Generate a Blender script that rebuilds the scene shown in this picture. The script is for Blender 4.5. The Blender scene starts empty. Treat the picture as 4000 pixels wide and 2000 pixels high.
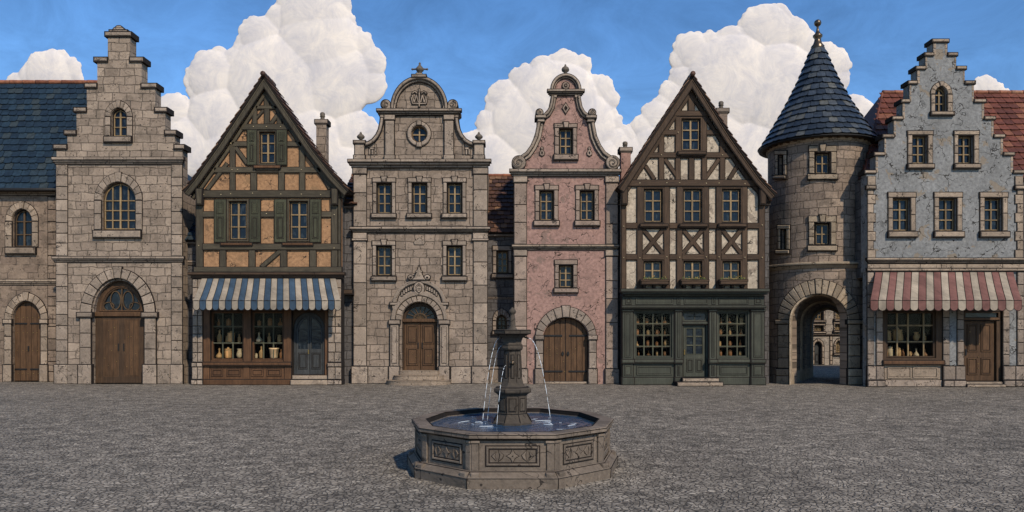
import bpy, math, random
from mathutils import Vector
from mathutils.geometry import tessellate_polygon
RN = random.Random(11)
D = bpy.data; SC = bpy.context.scene; COL = SC.collection
HC = 2.1; F = 3000.0; HY = 1290.0      # eye height, focal length and horizon of a 4000 x 2000 view

# ------------------------------------------------------------------ camera, world, sun
cam = D.cameras.new('camera'); camo = D.objects.new('camera', cam); COL.objects.link(camo)
camo.location = (0, 0, HC); camo.rotation_euler = (math.pi/2, 0, 0)
cam.sensor_width = 36; cam.lens = 27; cam.shift_y = (HY-1000)/4000; cam.clip_end = 6000
SC.camera = camo
SUN = Vector((.36, -.66, .63)).normalized()
w = D.worlds.new('World'); SC.world = w; w.use_nodes = True
nt = w.node_tree; bg = nt.nodes['Background']
sky = nt.nodes.new('ShaderNodeTexSky'); sky.sky_type = 'NISHITA'; sky.sun_disc = False
sky.sun_elevation = math.asin(SUN.z); sky.sun_rotation = math.atan2(SUN.x, SUN.y)
sky.air_density = 1.0; sky.dust_density = 0.0; sky.ozone_density = 3.5; sky.altitude = 1500
hs = nt.nodes.new('ShaderNodeHueSaturation'); hs.inputs['Saturation'].default_value = 1.16
nt.links.new(sky.outputs[0], hs.inputs['Color']); tcw = nt.nodes.new('ShaderNodeTexCoord'); mpw = nt.nodes.new('ShaderNodeMapping'); mpw.inputs['Scale'].default_value = (1, 1, 1.8); nt.links.new(tcw.outputs['Generated'], mpw.inputs[0])
nzw = nt.nodes.new('ShaderNodeTexNoise'); nzw.inputs['Scale'].default_value = 9; nzw.inputs['Detail'].default_value = 7; nzw.inputs['Roughness'].default_value = .7; nzw.inputs['Distortion'].default_value = .8; nt.links.new(mpw.outputs[0], nzw.inputs['Vector'])
mrw = nt.nodes.new('ShaderNodeMapRange'); mrw.inputs[1].default_value = .3; mrw.inputs[2].default_value = .7; mrw.inputs[3].default_value = .84; mrw.inputs[4].default_value = 1.16; nt.links.new(nzw.outputs[0], mrw.inputs[0])
vmw = nt.nodes.new('ShaderNodeVectorMath'); vmw.operation = 'SCALE'; nt.links.new(hs.outputs[0], vmw.inputs[0]); nt.links.new(mrw.outputs[0], vmw.inputs['Scale']); nt.links.new(vmw.outputs[0], bg.inputs['Color'])
bg.inputs['Strength'].default_value = 0.095
sl = D.lights.new('sun', 'SUN'); sl.energy = 2.25; sl.angle = math.radians(1.5); sl.color = (1, .9, .76)
so = D.objects.new('sun', sl); COL.objects.link(so); so.rotation_euler = SUN.to_track_quat('Z', 'Y').to_euler()
so.location = (10, -10, 30)
SC.view_settings.view_transform = 'Standard'; SC.view_settings.look = 'None'
SC.view_settings.exposure = .78; SC.view_settings.gamma = 1

# ------------------------------------------------------------------ materials
def S(r, g, b, k=1.0):
    f = lambda c: (((c/255+.055)/1.055)**2.4 if c > 10 else c/255/12.92)*k
    return (f(r), f(g), f(b), 1)
M = {}
class NT:
    def __init__(s, name):
        s.m = D.materials.new(name); s.m.use_nodes = True; s.t = s.m.node_tree
        s.b = s.t.nodes['Principled BSDF']; M[name] = s.m
        s.b.inputs['Roughness'].default_value = .85
        s.b.inputs['Specular IOR Level'].default_value = .25
    def n(s, ty, **k):
        x = s.t.nodes.new('ShaderNode'+ty)
        for a, v in k.items():
            if a.startswith('i_'): x.inputs[a[2:].replace('_', ' ')].default_value = v
            else: setattr(x, a, v)
        return x
    def l(s, a, b): s.t.links.new(a, b)
    def math(s, op, a, b=None, c=None):
        x = s.n('Math', operation=op)
        for i, v in enumerate((a, b, c)):
            if v is None: continue
            if isinstance(v, (int, float)): x.inputs[i].default_value = v
            else: s.l(v, x.inputs[i])
        return x.outputs[0]
    def mix(s, fac, a, b, bt='MIX'):
        x = s.n('Mix', data_type='RGBA', blend_type=bt)
        for i, v in ((0, fac), (6, a), (7, b)):
            if isinstance(v, (int, float, tuple)): x.inputs[i].default_value = v
            else: s.l(v, x.inputs[i])
        return x.outputs[2]
    def noise(s, vec, sc, det=3, rough=.55, out=0, dist=0):
        x = s.n('TexNoise'); x.inputs['Scale'].default_value = sc; x.inputs['Detail'].default_value = det
        x.inputs['Roughness'].default_value = rough; x.inputs['Distortion'].default_value = dist
        s.l(vec, x.inputs['Vector']); return x.outputs[out]
    def ramp(s, v, lo, hi, a=0., b=1.):
        x = s.n('MapRange'); x.inputs[1].default_value = lo; x.inputs[2].default_value = hi
        x.inputs[3].default_value = a; x.inputs[4].default_value = b; s.l(v, x.inputs[0]); return x.outputs[0]
    def vec(s, kind='flat', rad=1.9):
        tc = s.n('TexCoord').outputs['Object']
        sp = s.n('SeparateXYZ'); s.l(tc, sp.inputs[0]); cb = s.n('CombineXYZ')
        if kind == 'cyl':
            s.l(s.math('MULTIPLY', s.math('ARCTAN2', sp.outputs[0], s.math('MULTIPLY', sp.outputs[1], -1)), rad), cb.inputs[0])
            s.l(sp.outputs[2], cb.inputs[1])
        else:
            s.l(s.math('ADD', sp.outputs[0], sp.outputs[1]), cb.inputs[0]); s.l(sp.outputs[2], cb.inputs[1])
            s.l(sp.outputs[1], cb.inputs[2])
        return cb.outputs[0]
    def distort(s, v, sc, amt, det=2):
        nz = s.noise(v, sc, det, out=1)
        a = s.n('VectorMath', operation='SUBTRACT'); s.l(nz, a.inputs[0]); a.inputs[1].default_value = (.5, .5, .5)
        b = s.n('VectorMath', operation='SCALE'); s.l(a.outputs[0], b.inputs[0]); b.inputs['Scale'].default_value = amt
        c = s.n('VectorMath', operation='ADD'); s.l(v, c.inputs[0]); s.l(b.outputs[0], c.inputs[1]); return c.outputs[0]
    def bump(s, h, strength=.5, dist=.02):
        x = s.n('Bump'); x.inputs['Strength'].default_value = strength; x.inputs['Distance'].default_value = dist
        s.l(h, x.inputs['Height']); s.l(x.outputs[0], s.b.inputs['Normal'])
    def pits(s, v, sc=5.5, rad=.13, dens=.45):
        x = s.n('TexVoronoi', feature='F1'); x.inputs['Scale'].default_value = sc; s.l(v, x.inputs['Vector'])
        sp = s.n('SeparateColor'); s.l(x.outputs['Color'], sp.inputs[0])
        a = s.math('LESS_THAN', x.outputs['Distance'], rad); b = s.math('LESS_THAN', sp.outputs[0], dens)
        return s.math('MULTIPLY', a, b)
    def tone(s, col, lo=.75, hi=1.2):
        at = s.n('Attribute', attribute_name='tone')
        return s.mix(1.0, col, s.rampc(s.ramp(at.outputs['Fac'], 0, 1, lo, hi)), 'MULTIPLY')
    def rampc(s, v):
        c = s.n('CombineColor'); [s.l(v, c.inputs[i]) for i in range(3)]; return c.outputs[0]

INK = S(34, 29, 25)
def mat_stone(name, c1, c2, bw, bh, cov=.5, kind='flat', rad=1.9, off=.5, dark=INK, pit=.4):
    n = NT(name); v = n.vec(kind, rad)
    vd = n.distort(v, 1.6, .16)
    br = n.n('TexBrick', offset=off, squash=.7, squash_frequency=3)
    br.inputs['Scale'].default_value = 1; br.inputs['Brick Width'].default_value = bw; br.inputs['Row Height'].default_value = bh
    br.inputs['Mortar Size'].default_value = .018; br.inputs['Mortar Smooth'].default_value = .3; br.inputs['Bias'].default_value = -.1
    br.inputs['Color1'].default_value = c1; br.inputs['Color2'].default_value = c2; br.inputs['Mortar'].default_value = c1
    n.l(vd, br.inputs['Vector'])
    col = br.outputs['Color']; fac = br.outputs['Fac']
    # broken fragments and stains
    vo = n.n('TexVoronoi', feature='F1'); vo.inputs['Scale'].default_value = 2.3; n.l(n.distort(v, 3.5, .35), vo.inputs['Vector'])
    sp = n.n('SeparateColor'); n.l(vo.outputs['Color'], sp.inputs[0])
    patch = n.math('LESS_THAN', sp.outputs[0], .16)
    col = n.mix(n.math('MULTIPLY', patch, .5), col, tuple(x*.5 for x in c1[:3])+(1,))
    f = n.noise(v, 1.1, 5, .65); col = n.mix(.9, col, n.rampc(n.ramp(f, .3, .7, .72, 1.22)), 'MULTIPLY')
    f2 = n.noise(v, 11, 4, .7); col = n.mix(.9, col, n.rampc(n.ramp(f2, .3, .7, .78, 1.18)), 'MULTIPLY')
    gate = n.ramp(n.noise(v, 1.9, 2), .5-cov*.35-.04, .5-cov*.35+.06)
    j = n.math('MULTIPLY', fac, n.math('MAXIMUM', gate, .12))
    cv = n.n('TexVoronoi', feature='DISTANCE_TO_EDGE'); cv.inputs['Scale'].default_value = 3.4; n.l(n.distort(v, 4., .5), cv.inputs['Vector'])
    ck = n.math('MULTIPLY', n.math('LESS_THAN', cv.outputs['Distance'], .022), n.ramp(n.noise(v, 2.7, 2), .52, .56))
    j = n.math('MAXIMUM', j, n.math('MULTIPLY', ck, .75))
    col = n.mix(n.math('MULTIPLY', j, .68), col, dark)
    col = n.mix(n.math('MULTIPLY', n.math('MAXIMUM', n.pits(v, 5, .13, pit), n.pits(v, 8.3, .13, .3)), .9), col, dark)
    n.l(col, n.b.inputs['Base Color'])
    h = n.math('SUBTRACT', n.math('MULTIPLY', f2, .5), n.math('MULTIPLY', j, 1.3)); n.bump(h, .6, .03)
def mat_plaster(name, c, cw, kind='flat', wear=.6, crack=.5, cb=None):
    n = NT(name); v = n.vec(kind)
    f = n.noise(v, .9, 6, .7); f2 = n.noise(v, 9, 4, .7)
    col = n.mix(1., c, n.rampc(n.ramp(f, .3, .7, .78, 1.2)), 'MULTIPLY')
    col = n.mix(1., col, n.rampc(n.ramp(f2, .32, .68, .7, 1.26)), 'MULTIPLY')
    wmask = n.ramp(n.noise(n.distort(v, 6, .2), 1.7, 3, .5, dist=.6), wear, wear+.02)
    col = n.mix(n.math('MULTIPLY', wmask, .75), col, cw)
    w2 = n.ramp(n.noise(n.distort(v, 4, .3), 2.9, 2, .5), .66, .68)
    col = n.mix(n.math('MULTIPLY', w2, .35), col, (.02, .018, .016, 1))
    vo = n.n('TexVoronoi', feature='DISTANCE_TO_EDGE'); vo.inputs['Scale'].default_value = 1.7
    n.l(n.distort(v, 2.6, .7), vo.inputs['Vector'])
    cr = n.math('MULTIPLY', n.math('LESS_THAN', vo.outputs['Distance'], .016), n.ramp(n.noise(v, 1.4, 2), crack-.02, crack+.03))
    col = n.mix(n.math('MULTIPLY', cr, .9), col, INK)
    col = n.mix(n.math('MULTIPLY', n.pits(v, 4, .11, .3), .85), col, INK)
    n.l(col, n.b.inputs['Base Color'])
    h = n.math('SUBTRACT', f2, n.math('ADD', cr, n.math('MULTIPLY', wmask, .5))); n.bump(h, .5, .02)
def mat_trim(name, c, kind='flat'):
    n = NT(name); v = n.vec(kind); f = n.noise(v, 2.2, 5, .65); f2 = n.noise(v, 17, 3, .7)
    col = n.tone(c, .78, 1.2)
    col = n.mix(1., col, n.rampc(n.ramp(f, .3, .7, .75, 1.2)), 'MULTIPLY')
    col = n.mix(.8, col, n.rampc(n.ramp(f2, .3, .7, .75, 1.2)), 'MULTIPLY')
    cv = n.n('TexVoronoi', feature='DISTANCE_TO_EDGE'); cv.inputs['Scale'].default_value = 2.6; n.l(n.distort(v, 4., .5), cv.inputs['Vector'])
    ck = n.math('MULTIPLY', n.math('LESS_THAN', cv.outputs['Distance'], .02), n.ramp(n.noise(v, 2.1, 2), .52, .57))
    col = n.mix(n.math('MULTIPLY', n.math('MAXIMUM', ck, n.pits(v, 6, .12, .4)), .85), col, INK)
    w2 = n.ramp(n.noise(n.distort(v, 4, .3), 3.1, 2, .5), .62, .64); col = n.mix(n.math('MULTIPLY', w2, .3), col, (.03, .027, .024, 1))
    n.l(col, n.b.inputs['Base Color']); n.bump(n.math('SUBTRACT', f2, ck), .5, .02)
def mat_wood(name, c, ax=(9, 9, .9), lo=.6, hi=1.35, rough=.7):
    n = NT(name); tc = n.n('TexCoord').outputs['Object']
    mp = n.n('Mapping'); mp.inputs['Scale'].default_value = ax; n.l(tc, mp.inputs['Vector'])
    f = n.noise(mp.outputs[0], 2.2, 5, .7, dist=.4); g = n.noise(tc, 2.3, 3)
    col = n.tone(c, .8, 1.2)
    col = n.mix(1., col, n.rampc(n.ramp(f, .3, .7, lo, hi)), 'MULTIPLY')
    col = n.mix(.7, col, n.rampc(n.ramp(g, .3, .7, .75, 1.25)), 'MULTIPLY')
    n.l(col, n.b.inputs['Base Color']); n.bump(f, .5, .012); n.b.inputs['Roughness'].default_value = rough
def mat_tile(name, c1, c2, c3, rough=.6):
    n = NT(name); at = n.n('Attribute', attribute_name='tone').outputs['Fac']; tc = n.n('TexCoord').outputs['Object']
    cr = n.n('ValToRGB'); e = cr.color_ramp.elements; e[0].color = c1; e[0].position = .0; e[1].color = c2; e[1].position = .8
    q = cr.color_ramp.elements.new(1.); q.color = c3; n.l(at, cr.inputs[0])
    f = n.noise(tc, 7, 4, .7)
    col = n.mix(1., cr.outputs[0], n.rampc(n.ramp(f, .3, .7, .6, 1.4)), 'MULTIPLY')
    n.l(col, n.b.inputs['Base Color']); n.bump(f, .5, .02); n.b.inputs['Roughness'].default_value = rough
def mat_plain(name, c, rough=.8, metal=0., spec=.25):
    n = NT(name); tc = n.n('TexCoord').outputs['Object']; f = n.noise(tc, 6, 4, .65)
    n.l(n.mix(1., c, n.rampc(n.ramp(f, .3, .7, .75, 1.25)), 'MULTIPLY'), n.b.inputs['Base Color'])
    n.b.inputs['Roughness'].default_value = rough; n.b.inputs['Metallic'].default_value = metal
    n.b.inputs['Specular IOR Level'].default_value = spec; n.bump(f, .3, .01)

mat_stone('stone_ashlar', S(158,139,120), S(134,117,101), .60, .325, .5, pit=.5)
mat_stone('stone_warm', S(150,131,113), S(130,113,97), .56, .31, .45, pit=.45)
mat_stone('stone_left', S(140,120,101), S(124,105,89), .6, .34, .0, pit=.35)
mat_stone('stone_tower', S(148,128,109), S(117,100,86), .50, .31, 1.0, 'cyl', 1.92, pit=.25)
mat_stone('stone_rough', S(122,107,92), S(102,89,77), .46, .29, 1.2, pit=.25)
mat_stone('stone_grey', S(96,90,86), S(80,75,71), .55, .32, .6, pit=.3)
mat_stone('stone_far', S(160,146,130), S(145,131,116), .7, .4, .2, pit=.5)
mat_plaster('plaster_pink', S(152,119,106), S(124,102,90), wear=.6, crack=.5)
mat_plaster('plaster_blue', S(127,125,121), S(132,116,96), wear=.61, crack=.47)
mat_plaster('plaster_ochre', S(156,118,84), S(134,104,74), wear=.62, crack=.52)
mat_plaster('plaster_cream', S(176,159,137), S(136,120,103), wear=.58, crack=.46)
mat_trim('trim', S(147,130,113)); mat_trim('trim_warm', S(152,133,113)); mat_trim('trim_grey', S(138,122,107))
mat_trim('trim_tower', S(150,131,108)); mat_trim('trim_pink', S(146,126,110))
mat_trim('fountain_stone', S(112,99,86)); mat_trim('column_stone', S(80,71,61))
mat_wood('timber_green', S(72,64,50)); mat_wood('timber_green_flat', S(72,64,50), (.9, 9, 9))
mat_wood('timber_brown', S(70,53,38)); mat_wood('timber_brown_flat', S(70,53,38), (.9, 9, 9))
mat_wood('shutter_green', S(64,63,46)); mat_wood('shop_green', S(66,66,55), lo=.75, hi=1.2)
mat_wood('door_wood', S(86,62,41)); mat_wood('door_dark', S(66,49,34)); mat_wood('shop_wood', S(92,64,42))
mat_wood('door_slate', S(58,58,56)); mat_wood('frame_tan', S(136,113,80), rough=.6); mat_wood('frame_brown', S(82,64,44))
mat_wood('frame_grey', S(84,82,64))
mat_tile('slate_blue', S(26,39,50), S(36,52,63), S(48,56,58), .6)
mat_tile('slate_tower', S(38,45,54), S(60,67,75), S(84,84,80), .4)
mat_tile('tile_red', S(84,46,34), S(106,59,44), S(120,76,55))
mat_tile('tile_dark', S(62,44,36), S(88,62,48), S(120,90,66))
mat_tile('tile_ridge', S(110,66,46), S(140,88,62), S(150,110,84))
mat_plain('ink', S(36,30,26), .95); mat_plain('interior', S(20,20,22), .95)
mat_plain('iron', S(44,42,40), .5, .4); mat_plain('bronze', S(92,78,62), .32, .75, .5)
mat_plain('finial_stone', S(92,82,70), .6); mat_plain('brass', S(150,120,70), .35, .8)
mat_plain('peg', S(190,170,130), .7); mat_plain('leaf', S(92,104,52), .8); mat_plain('flower', S(200,160,70), .8)
mat_plain('goods_tan', S(200,146,90), .6); mat_plain('goods_brown', S(160,102,58), .5); mat_plain('goods_pale', S(210,172,126), .6)
mat_plain('goods_cork', S(120,90,60), .8)
def mat_cloth(name, c):
    n = NT(name); v = n.vec(); f = n.noise(v, 1.6, 5, .7, dist=.5); g = n.noise(v, 7, 3)
    col = n.mix(1., n.tone(c, .88, 1.1), n.rampc(n.ramp(f, .3, .7, .6, 1.3)), 'MULTIPLY')
    n.l(col, n.b.inputs['Base Color']); n.bump(g, .4, .02)
mat_cloth('cloth_cream', S(150,136,118)); mat_cloth('cloth_blue', S(56,73,88)); mat_cloth('cloth_red', S(114,78,70))
# dark window panes
n = NT('pane'); tc = n.n('TexCoord').outputs['Object']; mp = n.n('Mapping'); mp.inputs['Scale'].default_value = (3.4, 1, 1.5); n.l(tc, mp.inputs[0])
f = n.noise(mp.outputs[0], 2.4, 3, .5)
n.l(n.mix(n.ramp(f, .56, .66), S(22,29,37), S(46,52,56)), n.b.inputs['Base Color']); n.b.inputs['Roughness'].default_value = .15
n.b.inputs['Specular IOR Level'].default_value = .25; n.bump(n.noise(tc, 5, 2), .25, .02)
# clear shop glass
n = NT('shop_glass'); t = n.t; t.nodes.remove(n.b)
tr = t.nodes.new('ShaderNodeBsdfTransparent'); tr.inputs[0].default_value = (.86, .9, .92, 1)
gl = t.nodes.new('ShaderNodeBsdfGlossy'); gl.inputs['Roughness'].default_value = .04
fr = t.nodes.new('ShaderNodeFresnel'); fr.inputs[0].default_value = 1.45; mx = t.nodes.new('ShaderNodeMixShader')
fm = t.nodes.new('ShaderNodeMath'); fm.operation = 'MULTIPLY'; fm.inputs[1].default_value = .1; t.links.new(fr.outputs[0], fm.inputs[0]); t.links.new(fm.outputs[0], mx.inputs[0]); t.links.new(tr.outputs[0], mx.inputs[1]); t.links.new(gl.outputs[0], mx.inputs[2])
t.links.new(mx.outputs[0], t.nodes['Material Output'].inputs[0])
# cobbles
n = NT('cobbles'); tc = n.n('TexCoord').outputs['Object']; mp = n.n('Mapping'); mp.inputs['Scale'].default_value = (11.5, 9.5, 1)
n.l(n.distort(tc, 2.0, .25), mp.inputs[0])
vo = n.n('TexVoronoi', feature='DISTANCE_TO_EDGE'); vo.inputs['Scale'].default_value = 1.3; n.l(mp.outputs[0], vo.inputs['Vector'])
vc = n.n('TexVoronoi', feature='F1'); vc.inputs['Scale'].default_value = 1.3; n.l(mp.outputs[0], vc.inputs['Vector'])
sp = n.n('SeparateColor'); n.l(vc.outputs['Color'], sp.inputs[0])
gap = n.ramp(vo.outputs['Distance'], .02, .14)
mp2 = n.n('Mapping'); mp2.inputs['Scale'].default_value = (1, 1.4, 1); n.l(n.distort(tc, 3, .5), mp2.inputs[0])
st = n.noise(mp2.outputs[0], 7.5, 5, .75)
col = n.mix(sp.outputs[0], S(130,120,107), S(158,147,131)); col = n.mix(n.math('SUBTRACT', 1., gap), col, S(84,76,67))
col = n.mix(1., col, n.rampc(n.ramp(st, .3, .7, .5, 1.5)), 'MULTIPLY')
md = n.noise(n.distort(tc, 1.2, .5), 2.6, 4, .7); col = n.mix(1., col, n.rampc(n.ramp(md, .34, .66, .6, 1.4)), 'MULTIPLY')
big = n.noise(tc, .25, 4, .6); col = n.mix(1., col, n.rampc(n.ramp(big, .3, .7, .82, 1.15)), 'MULTIPLY')
n.l(col, n.b.inputs['Base Color']); h = n.math('ADD', n.math('MULTIPLY', gap, .8), st); n.bump(h, .8, .03)
# water
n = NT('water'); tc = n.n('TexCoord').outputs['Object']; f = n.noise(tc, 4, 3)
n.l(n.mix(f, S(18,38,58), S(52,84,114)), n.b.inputs['Base Color']); n.b.inputs['Roughness'].default_value = .16
n.b.inputs['Specular IOR Level'].default_value = .16
hh = None
for jx, jy in ((-.45, -.02), (.58, -.02)):
    q = n.n('VectorMath', operation='DISTANCE'); n.l(tc, q.inputs[0]); q.inputs[1].default_value = (jx, jy, .64)
    r_ = n.math('SINE', n.math('MULTIPLY', q.outputs['Value'], 42)); r_ = n.math('MULTIPLY', r_, n.ramp(q.outputs['Value'], 0, 1.1, 1, .1))
    hh = r_ if hh is None else n.math('ADD', hh, r_)
n.bump(n.math('ADD', hh, f), .35, .02)
n = NT('foam'); n.b.inputs['Base Color'].default_value = (.8, .84, .86, 1); n.b.inputs['Roughness'].default_value = .25
# clouds
n = NT('cloud'); tc = n.n('TexCoord').outputs['Object']; f = n.noise(tc, .03, 6, .75, dist=.6)
n.l(n.mix(n.ramp(f, .36, .64), S(226,214,202), S(196,189,188)), n.b.inputs['Base Color']); n.b.inputs['Roughness'].default_value = 1
n.b.inputs['Specular IOR Level'].default_value = 0; n.bump(f, .25, 3)

# ------------------------------------------------------------------ geometry helpers
def tag(o, label=None, cat=None, group=None, kind=None):
    if label: o['label'] = label
    if cat: o['category'] = cat
    if group: o['group'] = group
    if kind: o['kind'] = kind
    return o
def inset(poly, d):
    """offset a polygon in pixel space; d > 0 shrinks it"""
    q = [(x, -y) for x, y in poly]; n = len(q)
    ar = sum(q[i][0]*q[(i+1) % n][1]-q[(i+1) % n][0]*q[i][1] for i in range(n))
    s = 1 if ar > 0 else -1; out = []
    for i in range(n):
        a, b, c = q[i-1], q[i], q[(i+1) % n]
        e1 = (b[0]-a[0], b[1]-a[1]); e2 = (c[0]-b[0], c[1]-b[1])
        l1 = math.hypot(*e1) or 1e-6; l2 = math.hypot(*e2) or 1e-6
        n1 = (-e1[1]/l1*s, e1[0]/l1*s); n2 = (-e2[1]/l2*s, e2[0]/l2*s)
        k = 1+n1[0]*n2[0]+n1[1]*n2[1]; k = max(k, .35)
        out.append((b[0]+d*(n1[0]+n2[0])/k, -(b[1]+d*(n1[1]+n2[1])/k)))
    return out
def ccw(poly, want=True):
    n = len(poly); ar = sum(poly[i][0]*-poly[(i+1) % n][1]+poly[(i+1) % n][0]*poly[i][1] for i in range(n))
    return list(poly) if (ar > 0) == want else list(reversed(poly))
def rect(x0, y0, x1, y1): return [(x0, y1), (x1, y1), (x1, y0), (x0, y0)]
def archp(x0, x1, yt, ys, yb, n=16):
    cx = (x0+x1)/2; a = (x1-x0)/2; b = ys-yt
    return [(x0, yb), (x1, yb)]+[(cx+a*math.cos(math.pi*i/n), ys-b*math.sin(math.pi*i/n)) for i in range(n+1)]
def ell(cx, cy, a, b=None, n=20):
    b = b or a; return [(cx+a*math.cos(2*math.pi*i/n), cy-b*math.sin(2*math.pi*i/n)) for i in range(n)]
def band(path, w):
    n = len(path); off = []
    for i in range(n):
        a = path[max(i-1, 0)]; b = path[i]; c = path[min(i+1, n-1)]
        def nr(p, q):
            l = math.hypot(q[0]-p[0], q[1]-p[1]) or 1e-6; return (-(q[1]-p[1])/l, (q[0]-p[0])/l)
        n1 = nr(a, b) if i else nr(b, c); n2 = nr(b, c) if i < n-1 else n1
        k = max(1+n1[0]*n2[0]+n1[1]*n2[1], .3); off.append((b[0]+w*(n1[0]+n2[0])/k, b[1]+w*(n1[1]+n2[1])/k))
    return list(path)+off[::-1]

class Ctx:
    """one top-level thing: an Empty at its base, parts built in its local space from pixel positions on its plane"""
    def __init__(s, name, Y, xr, label, cat, group=None, pt=None, k=None, loc=None):
        s.Y = Y; s.xr = xr; s.k = k or F/Y; s.holes = []
        s.root = D.objects.new(name, None); COL.objects.link(s.root); s.root.empty_display_size = .3
        s.root.location = loc or ((xr-2000)*Y/F, Y, 0); tag(s.root, label, cat, group)
        s.yb = HY+HC*F/Y
        if pt: s.pt = pt
    def pt(s, x, y, p): return ((x-s.xr)*s.Y/F, -p, HC+(HY-y)*s.Y/F)
class Sub:
    def __init__(s, c, pt, k): s.root = c.root; s.pt = pt; s.k = k; s.holes = []

class MB:
    def __init__(s, c): s.c = c; s.v = []; s.f = []; s.m = []; s.t = []; s.names = []; s.sm = []
    def mi(s, name):
        if name not in s.names: s.names.append(name)
        return s.names.index(name)
    def raw(s, vs, fs, mat, tone=None, smooth=False):
        o = len(s.v); s.v += [tuple(v) for v in vs]; i = s.mi(mat); tone = RN.random() if tone is None else tone
        for f in fs: s.f.append([a+o for a in f]); s.m.append(i); s.t.append(tone); s.sm.append(smooth)
    def prism(s, poly, pf, pb, mat, bev=.012, holes=(), tone=None):
        c = s.c; outer = ccw(poly); hs = [ccw(h, False) for h in holes]; vs = []; fs = []; rings = []
        bp = bev*c.k
        for k, r in enumerate([outer]+hs):
            n = len(r); o = len(vs)
            r0 = inset(r, bp if k == 0 else -bp) if bev else r
            vs += [c.pt(x, y, pf) for x, y in r0]; a = o
            if bev:
                vs += [c.pt(x, y, pf-bev) for x, y in r]; b = o+n
            else: b = o
            vs += [c.pt(x, y, pb) for x, y in r]; d = b+n
            for i in range(n):
                j = (i+1) % n
                if bev: fs.append((a+i, b+i, b+j, a+j))
                fs.append((b+i, d+i, d+j, b+j))
            rings.append((r0, a, d, n))
        if not hs:
            r0, a, d, n = rings[0]; fs.append(list(range(a, a+n))); fs.append(list(range(d+n-1, d-1, -1)))
        else:
            tri = tessellate_polygon([[Vector((x, -y, 0)) for x, y in r[0]] for r in rings])
            fi = []; bi = []; P = []
            for r0, a, d, n in rings: fi += list(range(a, a+n)); bi += list(range(d, d+n)); P += r0
            for t in tri:
                x = [P[i] for i in t]
                ar = (x[1][0]-x[0][0])*-(x[2][1]-x[0][1])+(x[2][0]-x[0][0])*(x[1][1]-x[0][1])
                if ar < 0: t = t[::-1]
                fs.append([fi[i] for i in t]); fs.append([bi[i] for i in reversed(t)])
        s.raw(vs, fs, mat, tone)
    def box(s, x0, y0, x1, y1, pf, pb, mat, bev=.012, tone=None): s.prism(rect(x0, y0, x1, y1), pf, pb, mat, bev, tone=tone)
    def trim(s, poly, pf, pb, mat, bev=.015, ink=3.2, back=.022, tone=None, holes=()):
        s.prism(inset(poly, -ink), pf-back, pb, 'ink', 0, holes=[inset(h, ink*.6) for h in holes]); s.prism(poly, pf, pb-.002, mat, bev, tone=tone, holes=holes)
    def beam(s, a, b, w, pf, mat, pb=-.02, ink=2.6):
        l = math.hypot(b[0]-a[0], b[1]-a[1]); nx, ny = -(b[1]-a[1])/l*w/2, (b[0]-a[0])/l*w/2
        s.trim([(a[0]+nx, a[1]+ny), (b[0]+nx, b[1]+ny), (b[0]-nx, b[1]-ny), (a[0]-nx, a[1]-ny)], pf, pb, mat, .012, ink)
    def lathe(s, ctr, prof, segs, mat, rot=0., a0=0., a1=2*math.pi, smooth=True, tone=None):
        full = abs(a1-a0-2*math.pi) < 1e-6; n = segs if full else segs+1; vs = []; fs = []
        for r, z in prof:
            for i in range(n):
                a = rot+a0+(a1-a0)*i/segs; vs.append((ctr[0]+r*math.sin(a), ctr[1]-r*math.cos(a), ctr[2]+z))
        for k in range(len(prof)-1):
            for i in range(segs):
                j = (i+1) % n if full else i+1; fs.append((k*n+i, k*n+j, (k+1)*n+j, (k+1)*n+i))
        if full:
            fs.append(list(range(n-1, -1, -1))); fs.append([(len(prof)-1)*n+i for i in range(n)])
        s.raw(vs, fs, mat, tone, smooth)
    def tube(s, pts, r, mat, segs=6):
        vs = []; fs = []; n = len(pts)
        for i, p in enumerate(pts):
            p = Vector(p); t = (Vector(pts[min(i+1, n-1)])-Vector(pts[max(i-1, 0)])).normalized()
            u = t.cross(Vector((0, 1, .01))); u = u.normalized() if u.length > .05 else t.cross(Vector((1, 0, 0))).normalized(); w_ = t.cross(u)
            rr = r[i] if isinstance(r, (list, tuple)) else r
            for k in range(segs):
                a = 2*math.pi*k/segs; vs.append(p+u*rr*math.cos(a)+w_*rr*math.sin(a))
        for i in range(n-1):
            for k in range(segs):
                j = (k+1) % segs; fs.append((i*segs+k, (i+1)*segs+k, (i+1)*segs+j, i*segs+j))
        fs.append(list(range(segs))); fs.append([(n-1)*segs+k for k in reversed(range(segs))])
        s.raw(vs, fs, mat, None, True)
    def build(s, name, parent=None, label=None):
        me = D.meshes.new(name); me.from_pydata(s.v, [], s.f)
        for nm in s.names: me.materials.append(M[nm])
        me.polygons.foreach_set('material_index', s.m); me.polygons.foreach_set('use_smooth', s.sm)
        at = me.attributes.new('tone', 'FLOAT', 'FACE'); at.data.foreach_set('value', s.t)
        me.update(); o = D.objects.new(name, me); COL.objects.link(o)
        if parent is not False: o.parent = parent or s.c.root
        if label: o['label'] = label
        return o

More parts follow.
